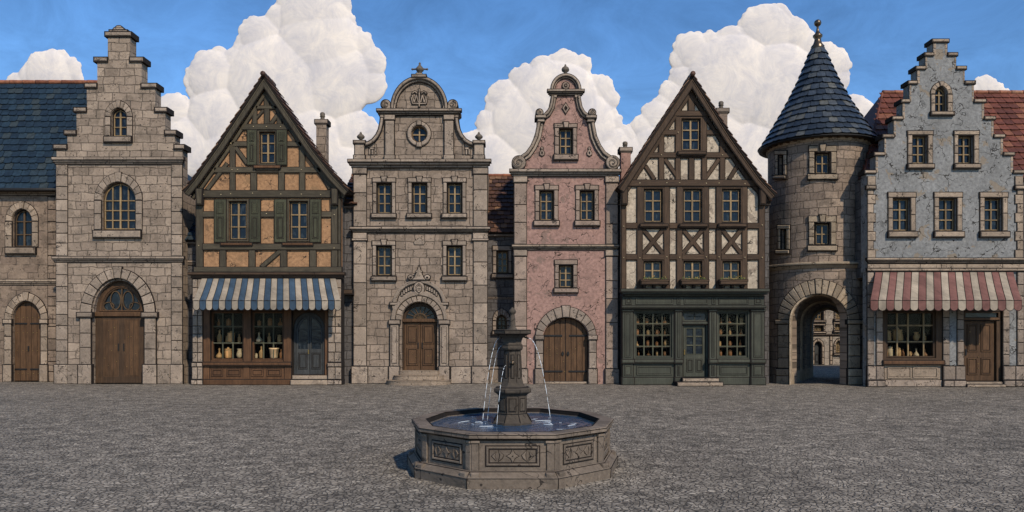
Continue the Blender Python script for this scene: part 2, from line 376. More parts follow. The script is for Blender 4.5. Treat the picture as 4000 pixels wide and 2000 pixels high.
def stones(mb, x0, x1, yt, yb, h, pf, mat, pb=-.02, ink=2.5, split=None, jit=.15):
    """a stack of dressed blocks"""
    n = max(1, round((yb-yt)/h)); ys = [yt+(yb-yt)*i/n+(RN.uniform(-jit, jit)*h if 0 < i < n else 0) for i in range(n+1)]
    mb.box(x0-ink, yt-ink, x1+ink, yb, pf-.03, pb, 'ink', 0)
    for i in range(n):
        if split:
            xs = x0+(x1-x0)*(split+RN.uniform(-.06, .06))
            mb.box(x0, ys[i]+1.2, xs-1.2, ys[i+1]-1.2, pf, pb, mat, .02); mb.box(xs+1.2, ys[i]+1.2, x1, ys[i+1]-1.2, pf, pb, mat, .02)
        else: mb.box(x0, ys[i]+1.2, x1, ys[i+1]-1.2, pf, pb, mat, .018)
def course(mb, x0, x1, y0, y1, pf, mat, prof=((0, .42, 1.), (.42, .72, .7), (.72, 1., .42)), L=110, pb=-.02, ends=True):
    """a moulded horizontal course: profile bands (from, to, projection), cut into stones"""
    h = y1-y0
    for k, (a, b, q) in enumerate(prof):
        e = (1-q)*pf*mb.c.k*.8 if ends else 0
        X0, X1 = x0+e, x1-e; mb.box(X0-2, y0+a*h-2, X1+2, y0+b*h+2, pf*q-.02, pb, 'ink', 0)
        n = max(1, round((X1-X0)/L)); xs = [X0+(X1-X0)*i/n+(RN.uniform(-.2, .2)*L if 0 < i < n else 0) for i in range(n+1)]
        for i in range(n): mb.box(xs[i]+(.8 if i else 0), y0+a*h+.6, xs[i+1]-(.8 if i < n-1 else 0), y0+b*h-.6, pf*q, pb, mat, .012)
def voussoirs(mb, cx, ys, a0, b0, a1, b1, n, pf, mat, key=1.12, pb=-.02, ink=2.5, sub=2):
    """ring of wedge stones over an arch; inner radii a0,b0 and outer a1,b1 in pixels"""
    def P(t, a, b): return (cx+a*math.cos(t), ys-b*math.sin(t))
    m = 24
    poly = [P(math.pi*i/m, a1+ink, b1+ink) for i in range(m+1)]+[P(math.pi*(m-i)/m, a0, b0) for i in range(m+1)]
    if key > 0: mb.prism(poly, pf-.03, pb, 'ink', 0)
    for i in range(n):
        t0 = math.pi*i/n+.012; t1 = math.pi*(i+1)/n-.012; k = key if (i == n//2 and n % 2 and key > 0) else 1
        o = [P(t0+(t1-t0)*j/sub, a0+(a1-a0)*k, b0+(b1-b0)*k) for j in range(sub+1)]
        q = [P(t1-(t1-t0)*j/sub, a0, b0) for j in range(sub+1)]
        if k > 1: mb.prism(inset(o+q, -ink), pf-.01, pb, 'ink', 0)
        mb.prism(o+q, pf+(.035 if k > 1 else 0), pb, mat, .016)
def awi(x0, x1, yt, ys, x):
    cx = (x0+x1)/2; a = (x1-x0)/2; q = max(0, 1-((x-cx)/a)**2); return ys-(ys-yt)*math.sqrt(q)

def window(c, x0, y0, x1, y1, cols=2, rows=3, sur=None, sill=None, ys=None, key=False, trim='trim', frame='frame_brown',
           bar='frame_tan', rec=.13, nv=9, pane='pane', bw=4.4, hole=True, sillmat=None, sp=.05, name='window', ydiv=None):
    op = rect(x0, y0, x1, y1) if ys is None else archp(x0, x1, y0, ys, y1)
    if hole: c.holes.append(op)
    mb = MB(c); mb.prism(op, -rec, -rec-.09, frame, .008, holes=[inset(op, 5)])
    mb.prism(inset(op, 5), -rec-.012, -rec-.08, bar, .006, holes=[inset(op, 8)])
    top = lambda x: y0 if ys is None else awi(x0, x1, y0, ys, x)
    for i in range(1, cols):
        x = x0+5+(x1-x0-10)*i/cols; hw = bw/2*(1.35 if i*2 == cols else 1)
        mb.box(x-hw, top(x)+4, x+hw, y1-5, -rec+.004*(i*2 == cols), -rec-.05, bar, .006)
    yy0 = y0 if ys is None else (ydiv or ys)
    rws = [y0+5+(y1-y0-10)*j/rows for j in range(1, rows)] if ys is None else [yy0+(y1-yy0)*j/(rows-1) for j in range(rows-1)]
    for y in rws:
        xa, xb = x0+4, x1-4
        if ys is not None and y < ys:
            q = math.sqrt(max(0, 1-((ys-y)/(ys-y0))**2)); cx = (x0+x1)/2; xa, xb = cx-(cx-x0)*q+3, cx+(cx-x0)*q-3
        mb.box(xa, y-bw/2, xb, y+bw/2, -rec-.004, -rec-.05, bar, .006)
    w_ = mb.build(name)
    pb = MB(c); pb.prism(inset(op, 2), -rec-.055, -rec-.068, pane, 0); pb.build('pane', w_)
    if sur:
        sx0, sy0, sx1 = sur; sb = MB(c); e = 1.5
        if ys is None:
            jw0 = (x0-e)-sx0
            stones(sb, sx0, x0-e, y0-e, y1, (y1-y0)/2.6, sp, trim); stones(sb, x1+e, sx1, y0-e, y1, (y1-y0)/2.4, sp, trim)
            sb.trim(rect(sx0-1, sy0, sx1+1, y0-e-.6), sp+.012, -.022, trim)
            if key:
                cx = (x0+x1)/2; kw = (x1-x0)*.16
                sb.trim([(cx-kw*.8, y0-e-.6), (cx+kw*.8, y0-e-.6), (cx+kw*1.15, sy0-6), (cx-kw*1.15, sy0-6)], sp+.04, -.02, trim)
        else:
            cx = (x0+x1)/2; voussoirs(sb, cx, ys, (x1-x0)/2+e, ys-y0+e, (sx1-sx0)/2, ys-sy0, nv, sp, trim)
            stones(sb, sx0, x0-e, ys+2, y1, (y1-ys)/2.3, sp, trim); stones(sb, x1+e, sx1, ys+2, y1, (y1-ys)/2.3, sp, trim)
        sb.build('window_surround', w_)
    if sill:
        b = MB(c); b.trim(rect(*sill), sp+.09, -.02, sillmat or trim, .02, 3.5, .03); b.build('sill', w_)
    return w_

def planks(mb, x0, x1, yt, ys, yb, n, pf, mat, pb=None):
    pb = pf-.05 if pb is None else pb
    mb.prism(inset(archp(x0, x1, yt, ys, yb) if ys else rect(x0, yt, x1, yb), .5), pf-.02, pb, 'ink', 0)
    for i in range(n):
        a = x0+(x1-x0)*i/n+.9; b = x0+(x1-x0)*(i+1)/n-.9
        if ys: pts = [(a, yb-1), (b, yb-1)]+[(b+(a-b)*j/4, awi(x0, x1, yt, ys, b+(a-b)*j/4)+1) for j in range(5)]
        else: pts = rect(a, yt+1, b, yb-1)
        mb.prism(pts, pf, pb, mat, .006)
def studs(mb, pts, pf, mat='iron', r=1.8):
    for x, y in pts: mb.prism(ell(x, y, r, r, 6), pf, pf-.03, mat, 0)
def panel(mb, x0, y0, x1, y1, pf, mat, w=4, dep=.018, raised=True):
    """a sunk panel framed by a moulding"""
    r = rect(x0, y0, x1, y1)
    mb.prism(r, pf+dep*.25, pf-.03, 'ink', 0)
    if not raised: mb.prism(inset(r, w+3.4), pf+dep*.32, pf-.03, mat, 0)
    mb.prism(inset(r, 1.6), pf+dep, pf-.03, mat, .008, holes=[inset(r, 1.6+w)])
    if raised: mb.prism(inset(r, w+4), pf+dep*.7, pf-.03, mat, .012)
def fan(mb, cx, ys, a, b, n, pf, mat, bw=3.2):
    for i in range(1, n):
        t = math.pi*i/n; p = (cx+a*math.cos(t), ys-b*math.sin(t)); mb.beam((cx, ys), p, bw, pf, mat, pf-.03, 0)
def roof_tiles(mb, O, U, V, N, W, L, tw, th, mat, lim=None, skew=0., jit=.02):
    """courses of real tiles; O eave corner, U along the eave, V up the slope, N the normal"""
    O, U, V, N = map(Vector, (O, U, V, N)); rows = int(L/th+.5); th = L/rows
    for r in range(rows):
        lo, hi = lim(r*th) if lim else (0, W); n = int((hi-lo)/tw)+2; off = (r % 2)*tw/2
        for i in range(n):
            u0 = max(lo, lo-off+i*tw+.008+RN.uniform(-jit, jit)*.4); u1 = min(hi, lo-off+(i+1)*tw-.008)
            if u1-u0 < .04: continue
            v0 = r*th+RN.uniform(-jit, jit); v1 = r*th+th*1.12; c = min(.05, (u1-u0)*.3)
            P = [(u0+c, v0), (u1-c, v0), (u1, v0+c), (u1, v1), (u0, v1), (u0, v0+c)]; h0 = .055+RN.uniform(0, .012)
            def q(u, v, d): return O+U*(u+skew*(v-v0))+V*v+N*(h0+(.012-h0)*(v-v0)/(v1-v0)+d)
            vs = [q(u, v, 0) for u, v in P]+[q(u, v, -.028) for u, v in P]
            fs = [tuple(range(6))]+[tuple(range(11, 5, -1))]+[(k, k+6, (k+1) % 6+6, (k+1) % 6) for k in range(6)]
            mb.raw(vs, fs, mat, RN.random()**1.3 if RN.random() < .93 else 1.)
def ridge(mb, a, b, r, L, mat='tile_ridge'):
    a, b = Vector(a), Vector(b); n = max(1, round((b-a).length/L))
    for i in range(n):
        p = a+(b-a)*i/n; q = a+(b-a)*(i+1.06)/n; mb.tube([p, p+(q-p)*.12, q-(q-p)*.12, q], [r*1.12, r*1.12, r, r*.94], mat, 8)
def finial_ball(mb, x, y, s, p, mat):
    """small urn: y is its foot, s its height in pixels"""
    q = mb.c.pt(x, y, p); k = s/mb.c.k
    mb.lathe(q, [(.26*k, 0), (.28*k, .07*k), (.12*k, .16*k), (.12*k, .24*k), (.36*k, .42*k), (.38*k, .56*k), (.24*k, .72*k), (.11*k, .8*k), (.13*k, .88*k), (.03*k, 1*k)], 12, mat)
def chimney(c, x0, x1, yc, yb, p, mat, capw=5, parent=None, pot=36, dep=.45):
    c0 = c; Yp = c.Y-p; rx = (c.xr-2000)*c.Y/F
    c = Sub(c, lambda x, y, d: ((x-2000)*Yp/F-rx, Yp-c0.Y-d, HC+(HY-y)*Yp/F), F/Yp); p = 0
    mb = MB(c); mb.box(x0, yc, x1, yb, p, p-dep, mat, .01); h = (x1-x0)
    mb.trim(rect(x0-capw, yc, x1+capw, yc+14), p+.05, p-dep-.05, 'trim_grey', .02, 2.5)
    mb.trim(rect(x0-2, yc+14, x1+2, yc+19), p+.025, p-dep-.02, 'trim_grey', .01, 1)
    q = c.pt((x0+x1)/2, yc, p-dep/2); k = 1/c.k
    mb.lathe(q, [(11*k, 0), (12*k, 3*k), (9*k, 6*k), (8*k, pot*.45*k), (11*k, pot*.5*k), (9*k, pot*.6*k), (10.5*k, pot*.76*k), (8*k, pot*.93*k), (2*k, pot*k)], 12, 'finial_stone')
    return mb.build('chimney', parent)
def sidewalls(mb, x0, x1, yt, depth, mat, th=12, yb=None, left=True, right=True, e=3):
    yb = yb or mb.c.yb
    if left: mb.box(x0+e, yt, x0+e+th, yb, -.398, -depth, mat, 0)
    if right: mb.box(x1-e-th, yt, x1-e, yb, -.398, -depth, mat, 0)
    mb.box(x0+e, yt, x1-e, yb, -depth, -depth-.3, mat, 0)
# ================================================================== GROUND
mb = MB(Ctx.__new__(Ctx)); mb.c = None
me = D.meshes.new('ground'); gs = 1500
me.from_pydata([(-gs, -300, 0), (gs, -300, 0), (gs, 2600, 0), (-gs, 2600, 0)], [], [(0, 1, 2, 3)]); me.materials.append(M['cobbles'])
g = D.objects.new('ground', me); COL.objects.link(g); tag(g, kind='structure')

# ================================================================== A  left house with the blue slate roof
def house_left():
    c = Ctx('townhouse', 31.2, 90, 'low tan stone house with a wide blue slate roof at the far left', 'house'); YB = c.yb
    T = 'trim_warm'
    window(c, 48, 817, 125, 966, 2, 3, (22, 790, 149), (28, 969, 142, 991), ys=864, trim=T, frame='ink', bar='frame_brown', nv=9)
    # door
    op = archp(47, 160, 1177, 1253, YB); c.holes.append(op)
    d = MB(c); planks(d, 48, 159, 1178, 1253, YB-3, 5, -.14, 'door_wood')
    studs(d, [(60+i*20+RN.uniform(-3, 3), y) for i in range(5) for y in (1240, 1300, 1370, 1460)], -.125, 'brass', 1.5)
    dr = d.build('door')
    for y in (1264, 1443):
        for a, b in ((49, 98), (110, 158)):
            h = MB(c); h.box(a, y-3, b, y+3, -.12, -.15, 'iron', .004); h.build('hinge', dr)
    h = MB(c); h.box(101, 1352, 106, 1372, -.11, -.15, 'iron', .004); h.build('handle', dr)
    s = MB(c); voussoirs(s, 103.5, 1250, 58, 75, 84, 105, 11, .06, T)
    for a, b in ((19, 45.5), (161.5, 186)):
        s.trim(rect(a-3, 1249, b+3, 1263), .1, -.02, T); stones(s, a, b, 1264, 1424, 52, .06, T)
        s.trim(rect(a-3, 1426, b+3, YB-1), .1, -.02, T)
    s.build('door_surround', dr)
    k = MB(c); course(k, -90, 224, 1092, 1113, .09, T); k.build('string_course')
    k = MB(c); course(k, -90, 226, 742, 764, .16, T); k.build('cornice')
    k = MB(c); stones(k, 188, 222, 768, 1090, 44, .03, 'stone_left'); stones(k, 188, 222, 1115, YB-1, 44, .03, 'stone_left'); k.build('pilaster')
    wl = MB(c); wl.prism(rect(-95, 740, 224, YB+1), 0, -.4, 'stone_left', 0, holes=c.holes); sidewalls(wl, -95, 224, 770, 7, 'stone_left'); wl.build('wall')
    # roof: rises away from the square
    ze = c.pt(0, 741, 0)[2]; Wd = 5.2; run = 4.3
    zr = HC+(HY-325)*(31.2+run-.25)/F; V = Vector((0, run, zr-ze)); L = V.length; V.normalize(); N = Vector((0, -V.z, V.y))
    x0 = c.pt(-95, 0, 0)[0]; x1 = c.pt(415, 0, 0)[0]; xL = c.pt(-330, 0, 0)[0]; x0 = xL
    r = MB(c); O = Vector((x0, -.22, ze))
    xr_ = (392-2000)*(31.2+run-.25)/F-(c.xr-2000)*c.Y/F
    q = [O, O+Vector((x1-x0, 0, 0)), O+Vector((xr_-x0, 0, 0))+V*L, O+V*L]; q2 = [p-N*.12 for p in q]
    r.raw([p for p in q+q2], [(0, 1, 2, 3), (7, 6, 5, 4), (0, 4, 5, 1), (1, 5, 6, 2), (2, 6, 7, 3), (3, 7, 4, 0)], 'ink')
    qb = [O+Vector((0, 2*run, 0)), O+Vector((x1-x0, 2*run, 0))]; r.raw([q[3], q[2], qb[1], qb[0]], [(0, 1, 2, 3)], 'slate_blue')
    roof_tiles(r, O-V*.08, (1, 0, 0), V, N, x1-x0, L+.05, .345, .40, 'slate_blue', lambda v: (0, x1-x0+(xr_-x1)*min(1, v/L)), skew=-.18)
    ro = r.build('roof')
    g = MB(c); ridge(g, O+V*L+Vector((0, 0, .05)), O+V*L+Vector((xr_-x0, 0, .05)), .1, .62); g.build('ridge_tiles', ro)
    g = MB(c); g.tube([(x0, -.34, ze-.06), (x1, -.34, ze-.06)], .07, 'iron', 8); g.box(-95, 744, 372, 750, .30, -.02, 'timber_brown_flat'); g.build('gutter', ro)
house_left()

def stepped(steps, xc, yb, sym=None):
    pass

# ================================================================== B  stone house with stepped gable
def house_stepped():
    c = Ctx('stone_house', 30.0, 466, 'tall grey ashlar house with a crow-stepped gable topped by a square chimney block', 'house'); YB = c.yb
    T = 'trim'
    R_ = [(508, 147), (508, 243), (553, 243), (553, 343), (606, 343), (606, 437), (645, 437), (645, 526), (682, 526), (682, 582), (712, 582)]
    L_ = [(421, 147), (421, 243), (380, 243), (380, 343), (339, 343), (339, 437), (299, 437), (299, 526), (263, 526), (263, 582), (221, 582)]
    # mirrored caps
    wl = [(221, YB+1), (712, YB+1)]+R_[::-1]+L_
    window(c, 433, 423, 495, 533, 2, 3, (412, 396, 517), (412, 537, 516, 556), ys=455, trim=T, frame='ink', nv=9)
    window(c, 397, 712, 530, 898, 4, 4, (370, 678, 555), (370, 903, 553, 928), ys=782, trim=T, nv=11)
    # doorway
    DA = archp(359, 567, 1086, 1230, YB); c.holes.append(DA)
    fr = MB(c); fr.prism(inset(DA, 1), -.22, -.42, 'door_dark', .02, holes=[archp(391, 535, 1126, 1212, 1213)+[]]);
    fr.prism(archp(376, 550, 1106, 1214, 1216), -.19, -.3, 'door_wood', .01, holes=[archp(386, 540, 1119, 1210, 1210.5)])
    fr.box(362, 1218, 564, 1236, -.13, -.3, 'door_wood', .02)
    fo = fr.build('door_frame')
    p = MB(c); p.prism(archp(385, 541, 1118, 1212, 1214), -.30, -.32, 'pane', 0); p.build('fanlight_pane', fo)
    t = MB(c)
    for cx, a in ((438, 22), (487, 22)):
        t.prism(ell(cx, 1172, a, 38, 20), -.25, -.29, 'frame_brown', 0, holes=[ell(cx, 1172, a-3.5, 34, 20)])
    for cx in (411, 514): t.prism(ell(cx, 1196, 22, 18, 16), -.25, -.29, 'frame_brown', 0, holes=[ell(cx, 1196, 19, 15, 16)])
    t.box(460, 1122, 465, 1212, -.24, -.29, 'frame_brown', .004); t.build('fanlight_tracery', fo)
    d = MB(c); d.box(381, 1237, 544, YB-2, -.26, -.4, 'ink', 0)
    for a, b in ((383, 461.5), (463.5, 542)):
        d.box(a, 1239, b, YB-3, -.24, -.33, 'door_wood', .012)
        for i in range(3):
            u = a+13+(b-a-26)*i/3; v = a+13+(b-a-26)*(i+1)/3; d.box(u-1, 1252, u+1, YB-32, -.222, -.25, 'ink', 0); d.box(u+1.5, 1252, v-1.5, YB-32, -.212, -.25, 'door_wood', .008)
        panel(d, a+8, 1247, b-8, YB-26, -.238, 'door_wood', 3.5, .022, False)
        studs(d, [(a+RN.uniform(14, 64), RN.uniform(1260, 1460)) for _ in range(9)], -.2, 'brass', 1.4)
    dd = d.build('door')
    for x in (452, 473):
        h = MB(c); h.box(x-2.5, 1342, x+2.5, 1372, -.2, -.26, 'iron', .006); h.build('handle', dd)
    s = MB(c); voussoirs(s, 463, 1224, 104, 137, 145, 173, 13, .1, T, 1.25); voussoirs(s, 463, 1224, 100, 128, 104, 136, 13, -.02, 'trim_grey', 0, pb=-.3)
    for a, b in ((317, 357.5), (568.5, 611)):
        s.trim(rect(a-9, 1222, b+8, 1238), .17, -.02, T, .02, 3.5); stones(s, a, b, 1240, 1424, 58, .1, T)
        s.trim(rect(a-5, 1425, b+5, YB-1), .15, -.02, T, .02, 3.5)
    s.build('door_surround', dd)
    k = MB(c); course(k, 210, 722, 617, 641, .16, T); k.build('cornice')
    k = MB(c); course(k, 209, 722, 1003, 1024, .13, T); k.build('string_course')
    for a, b in ((221, 264), (671, 712)):
        k = MB(c); stones(k, a, b, 643, 1001, 47, .045, T); stones(k, a, b, 1026, 1424, 47, .045, T); k.build('pilaster')
    for a, b in ((216, 266), (267, 311), (618, 668), (669, 716)): k = MB(c); k.trim(rect(a, 1425, b, YB-1), .1, -.02, T, .02, 2.5); k.build('plinth')
    # step caps
    for a, b, y in ((413, 514, 127), (370, 420, 226), (509, 561, 226), (334, 379, 328), (554, 613, 328), (291, 338, 422), (607, 653, 422), (254, 298, 511), (646, 689, 511), (212, 262, 567), (683, 721, 567)):
        k = MB(c); k.trim(rect(a, y, b, y+15), .08, -.55, T, .03, 3.2); k.build('coping_stone')
    k = MB(c); k.trim(rect(428, 118, 497, 127), .05, -.5, T, .03, 3); k.trim([(438, 118), (487, 118), (478, 108), (447, 108)], .02, -.48, T, .02, 3)
    k.trim([(452, 108), (473, 108), (473, 103), (468, 100), (457, 100), (452, 103)], 0, -.4, T, .02, 3); k.build('chimney_cap')
    w_ = MB(c); w_.prism(wl, 0, -.5, 'stone_ashlar', 0, holes=c.holes); sidewalls(w_, 221, 712, 692, 8, 'stone_ashlar'); w_.build('wall')
    r = MB(c); A, B, T_ = c.pt(225, 690, -.52), c.pt(690, 700, -.52), c.pt(440, 480, -.52); A2, B2, T2 = c.pt(225, 690, -5), c.pt(690, 700, -5), c.pt(440, 480, -1.2)
    r.raw([A, B, T_, A2, B2, T2], [(0, 1, 2), (1, 4, 5, 2), (3, 0, 2, 5), (4, 3, 5), (0, 3, 4, 1)], 'slate_blue'); r.build('roof')
house_stepped()

def infill(name, x0, x1, yr, ye, Y, run, wallmat, tilemat, label, xr, wins=None, ridgemat='tile_ridge', tw=.27, th=.33, extra=None, cat='house'):
    """a recessed lower house filling the gap between two fronts"""
    c = Ctx(name, Y, xr, label, cat); YB = c.yb
    if wins: wins(c)
    w_ = MB(c); w_.prism(rect(x0, ye, x1, YB+1), 0, -.4, wallmat, 0, holes=c.holes); sidewalls(w_, x0, x1, ye+20, 5, wallmat, th=6, e=0); w_.build('wall')
    ze = c.pt(0, ye, 0)[2]; zr = HC+(HY-yr)*(Y+run-.25)/F; V = Vector((0, run, zr-ze)); L = V.length; V.normalize(); N = Vector((0, -V.z, V.y))
    X0 = c.pt(x0, 0, 0)[0]; X1 = c.pt(x1, 0, 0)[0]; O = Vector((X0, -.25, ze)); U = Vector((X1-X0, 0, 0))
    r = MB(c); q = [O, O+U, O+U+V*L, O+V*L]; q2 = [p-N*.1 for p in q]
    r.raw(q+q2, [(0, 1, 2, 3), (7, 6, 5, 4), (0, 4, 5, 1), (1, 5, 6, 2), (2, 6, 7, 3), (3, 7, 4, 0)], 'ink')
    qb = [O+Vector((0, 2*run, 0)), O+U+Vector((0, 2*run, 0))]; r.raw([q[3], q[2], qb[1], qb[0]], [(0, 1, 2, 3)], tilemat)
    roof_tiles(r, O-V*.06, (1, 0, 0), V, N, X1-X0, L+.04, tw, th, tilemat); ro = r.build('roof')
    g = MB(c); ridge(g, O+V*L+Vector((0, 0, .03)), O+U+V*L+Vector((0, 0, .03)), .07, .4, ridgemat); g.build('ridge_tiles', ro)
    g = MB(c); g.box(x0, ye+3, x1, ye+13, .16, -.02, 'trim_grey'); g.build('cornice')
    if extra: extra(c)
    return c

def x1_(c):
    k = MB(c); course(k, 690, 765, 1018, 1036, .07, 'trim_grey'); k.build('string_course')
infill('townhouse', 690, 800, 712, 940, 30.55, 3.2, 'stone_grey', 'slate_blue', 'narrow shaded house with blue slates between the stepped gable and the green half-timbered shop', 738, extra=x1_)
def x2_(c):
    k = MB(c); k.trim(rect(1325, 1135, 1385, 1150), .5, -.02, 'timber_brown_flat'); k.build('cornice')
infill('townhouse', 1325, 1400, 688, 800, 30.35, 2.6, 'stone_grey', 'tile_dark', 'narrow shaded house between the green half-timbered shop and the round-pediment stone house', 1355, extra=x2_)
def w3(c):
    window(c, 1939, 980, 1985, 1068, 2, 3, (1926, 962, 1998), (1922, 1072, 2003, 1085), trim='trim_grey')
    window(c, 1939, 1231, 1979, 1292, 2, 3, (1925, 1208, 1992), (1924, 1295, 1994, 1306), ys=1252, trim='trim_grey', frame='frame_brown', bar='frame_brown')
    k = MB(c); course(k, 1890, 2030, 1160, 1170, .04, 'trim_grey'); k.build('string_course')
    k = MB(c); course(k, 1890, 2030, 1432, 1497, .08, 'trim_grey', ((0, .14, 1), (.14, 1, .7))); k.build('plinth')
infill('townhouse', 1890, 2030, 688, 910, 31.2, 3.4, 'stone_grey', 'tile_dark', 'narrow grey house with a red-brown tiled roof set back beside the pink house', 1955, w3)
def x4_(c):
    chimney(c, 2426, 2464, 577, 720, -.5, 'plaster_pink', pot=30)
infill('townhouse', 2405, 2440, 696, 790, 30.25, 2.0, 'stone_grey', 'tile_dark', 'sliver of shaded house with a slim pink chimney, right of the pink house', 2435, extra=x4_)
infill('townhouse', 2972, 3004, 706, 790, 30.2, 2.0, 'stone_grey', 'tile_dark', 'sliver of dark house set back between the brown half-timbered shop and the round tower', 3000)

# ================================================================== half-timbered gables
def gable_roof(c, path, board, tile, flat, apexw=.45, depth=1.0, bw=20, tone='slate'):
    """rakes, barge boards and tiled slopes running back from the gable"""
    rf = MB(c)
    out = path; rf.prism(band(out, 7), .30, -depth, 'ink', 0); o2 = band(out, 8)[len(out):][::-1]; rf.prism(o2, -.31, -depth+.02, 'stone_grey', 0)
    e0, e1 = out[0], out[-1]; q = [c.pt(e0[0]+45, e0[1]-5, -depth), c.pt(e1[0]-45, e1[1]-5, -depth), c.pt(e1[0]-45, e1[1]-5, -6.3), c.pt(e0[0]+45, e0[1]-5, -6.3)]; hz = .8; mq = [((q[0][0]*.8+q[1][0]*.2), 3.6, q[0][2]+hz), ((q[0][0]*.2+q[1][0]*.8), 3.6, q[0][2]+hz)]
    rf.raw(q+mq, [(0, 1, 5, 4), (1, 2, 5), (2, 3, 4, 5), (3, 0, 4)], tile)
    for i in range(len(out)-1):
        a, b = out[i], out[i+1]; A, B = Vector(c.pt(a[0], a[1], 0)), Vector(c.pt(b[0], b[1], 0))
        if B.z > A.z: lo, hi = A, B
        else: lo, hi = B, A
        V = (hi-lo); L = V.length; V.normalize(); N = Vector((-V.z, 0, V.x))*(1 if V.x > 0 else -1)
        if N.z < 0: N = -N
        roof_tiles(rf, Vector((lo.x, -.33, lo.z)), (0, 1, 0), V, N, depth+.32, L+.02, .3, .33, tile)
    ro = rf.build('roof')
    bb = MB(c); p2 = band(out, 7)[len(out):][::-1]
    bb.prism(band(p2, bw), .27, .20, board, .015); bb.prism(inset(band(p2, bw), -2.2), .255, .21, 'ink', 0)
    bb.prism(band(band(p2, bw*.15)[len(out):][::-1], 3.5), .29, .24, board, .006, tone=1.)
    bb.build('barge_board', ro)
    ib = MB(c); p3 = band(out, bw+9)[len(out):][::-1]; ib.trim(band(p3, bw*.6), .07, -.02, board, .012, 2.5); ib.build('rafter')
    g = MB(c); ap = c.pt(*out[len(out)//2], 0); ridge(g, (ap[0], -.4, ap[2]+.0), (ap[0], depth, ap[2]+.0), .09, .5, 'tile_dark'); g.build('ridge_tiles', ro)
    return ro
def pegs(mb, pts, pf=.078): studs(mb, pts, pf, 'peg', 1.7)
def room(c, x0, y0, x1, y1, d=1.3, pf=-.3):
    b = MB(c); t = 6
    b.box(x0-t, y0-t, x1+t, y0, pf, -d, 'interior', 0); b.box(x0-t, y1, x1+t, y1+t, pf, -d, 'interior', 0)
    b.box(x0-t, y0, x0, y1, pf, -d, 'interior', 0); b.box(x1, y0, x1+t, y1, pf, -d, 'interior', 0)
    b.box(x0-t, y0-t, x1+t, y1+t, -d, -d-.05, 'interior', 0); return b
PROF = {
 'bottle': [(.17, 0), (.2, .04), (.2, .5), (.16, .62), (.07, .72), (.07, .9), (.09, .92), (.09, 1.)],
 'jar': [(.3, 0), (.34, .05), (.34, .62), (.3, .7), (.3, .74), (.33, .75), (.33, .84), (.1, .86), (.1, .98), (.03, 1.)],
 'flask': [(.28, 0), (.36, .1), (.34, .28), (.16, .5), (.08, .62), (.08, .9), (.12, .94), (.12, 1.)],
 'jug': [(.2, 0), (.3, .15), (.34, .4), (.26, .65), (.2, .78), (.24, .95), (.26, 1.)],
 'pot': [(.3, 0), (.34, .05), (.4, .75), (.44, .78), (.44, .88), (.36, .88), (.34, .8)],
 'canister': [(.26, 0), (.28, .03), (.28, .7), (.22, .74), (.22, .8), (.26, .8), (.26, .9), (.06, .93), (.06, 1.)],
}
def goods(c, kind, x, yb, h, p, mat, label, group, cat=None):
    """one vessel standing on a shelf: a thing of its own"""
    q = c.pt(x, yb, p); hh = h/c.k; ctx = Ctx.__new__(Ctx); ctx.root = None; ctx.k = 100
    m = MB(ctx); pr = [(r*hh, z*hh) for r, z in PROF[kind]]; m.lathe((0, 0, 0), pr, 12, mat)
    top = pr[-1][1]
    if kind == 'bottle' or kind == 'flask': m.lathe((0, 0, top), [(.05*hh, -.01), (.05*hh, .1*hh)], 8, 'goods_cork')
    if kind == 'jug': m.tube([(.24*hh, 0, .8*hh), (.42*hh, 0, .7*hh), (.42*hh, 0, .4*hh), (.3*hh, 0, .3*hh)], .04*hh, mat)
    if kind == 'pot':
        for a in (-.12, .05, .18): m.tube([(a*hh, 0, .8*hh), (a*1.5*hh, 0, 1.25*hh)], .025*hh, 'goods_cork')
    o = m.build(kind, False); o.location = Vector(c.root.location)+Vector(q)+Vector((0, 0, .004)); tag(o, label, cat or kind, group); return o
MATN = {'goods_tan': 'tan', 'goods_brown': 'brown', 'goods_pale': 'pale'}

def shopwindow(c, x0, y0, x1, y1, xs, ys, bar, frame, rec=.12, bw=4.5, shelves=True, ink=True, d=1.1):
    """big divided shop window with clear glass, a dark room behind and shelves at the bars"""
    op = rect(x0, y0, x1, y1); c.holes.append(inset(op, -1)); m = MB(c)
    m.prism(op, -rec+.03, -rec-.1, frame, .012, holes=[inset(op, 7)])
    for x in xs: m.box(x-bw/2, y0+6, x+bw/2, y1-6, -rec, -rec-.05, bar, .006)
    for y in ys: m.box(x0+6, y-bw/2, x1-6, y+bw/2, -rec+.004, -rec-.05, bar, .006)
    o = m.build('window')
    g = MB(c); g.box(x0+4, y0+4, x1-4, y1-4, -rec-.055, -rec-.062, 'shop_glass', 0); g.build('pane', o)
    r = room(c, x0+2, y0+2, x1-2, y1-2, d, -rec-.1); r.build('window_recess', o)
    if shelves:
        for y in ys:
            s = MB(c); s.box(x0+5, y+2, x1-5, y+6, -rec-.14, -.62, 'door_dark', .004); s.build('shelf', o)
    return o
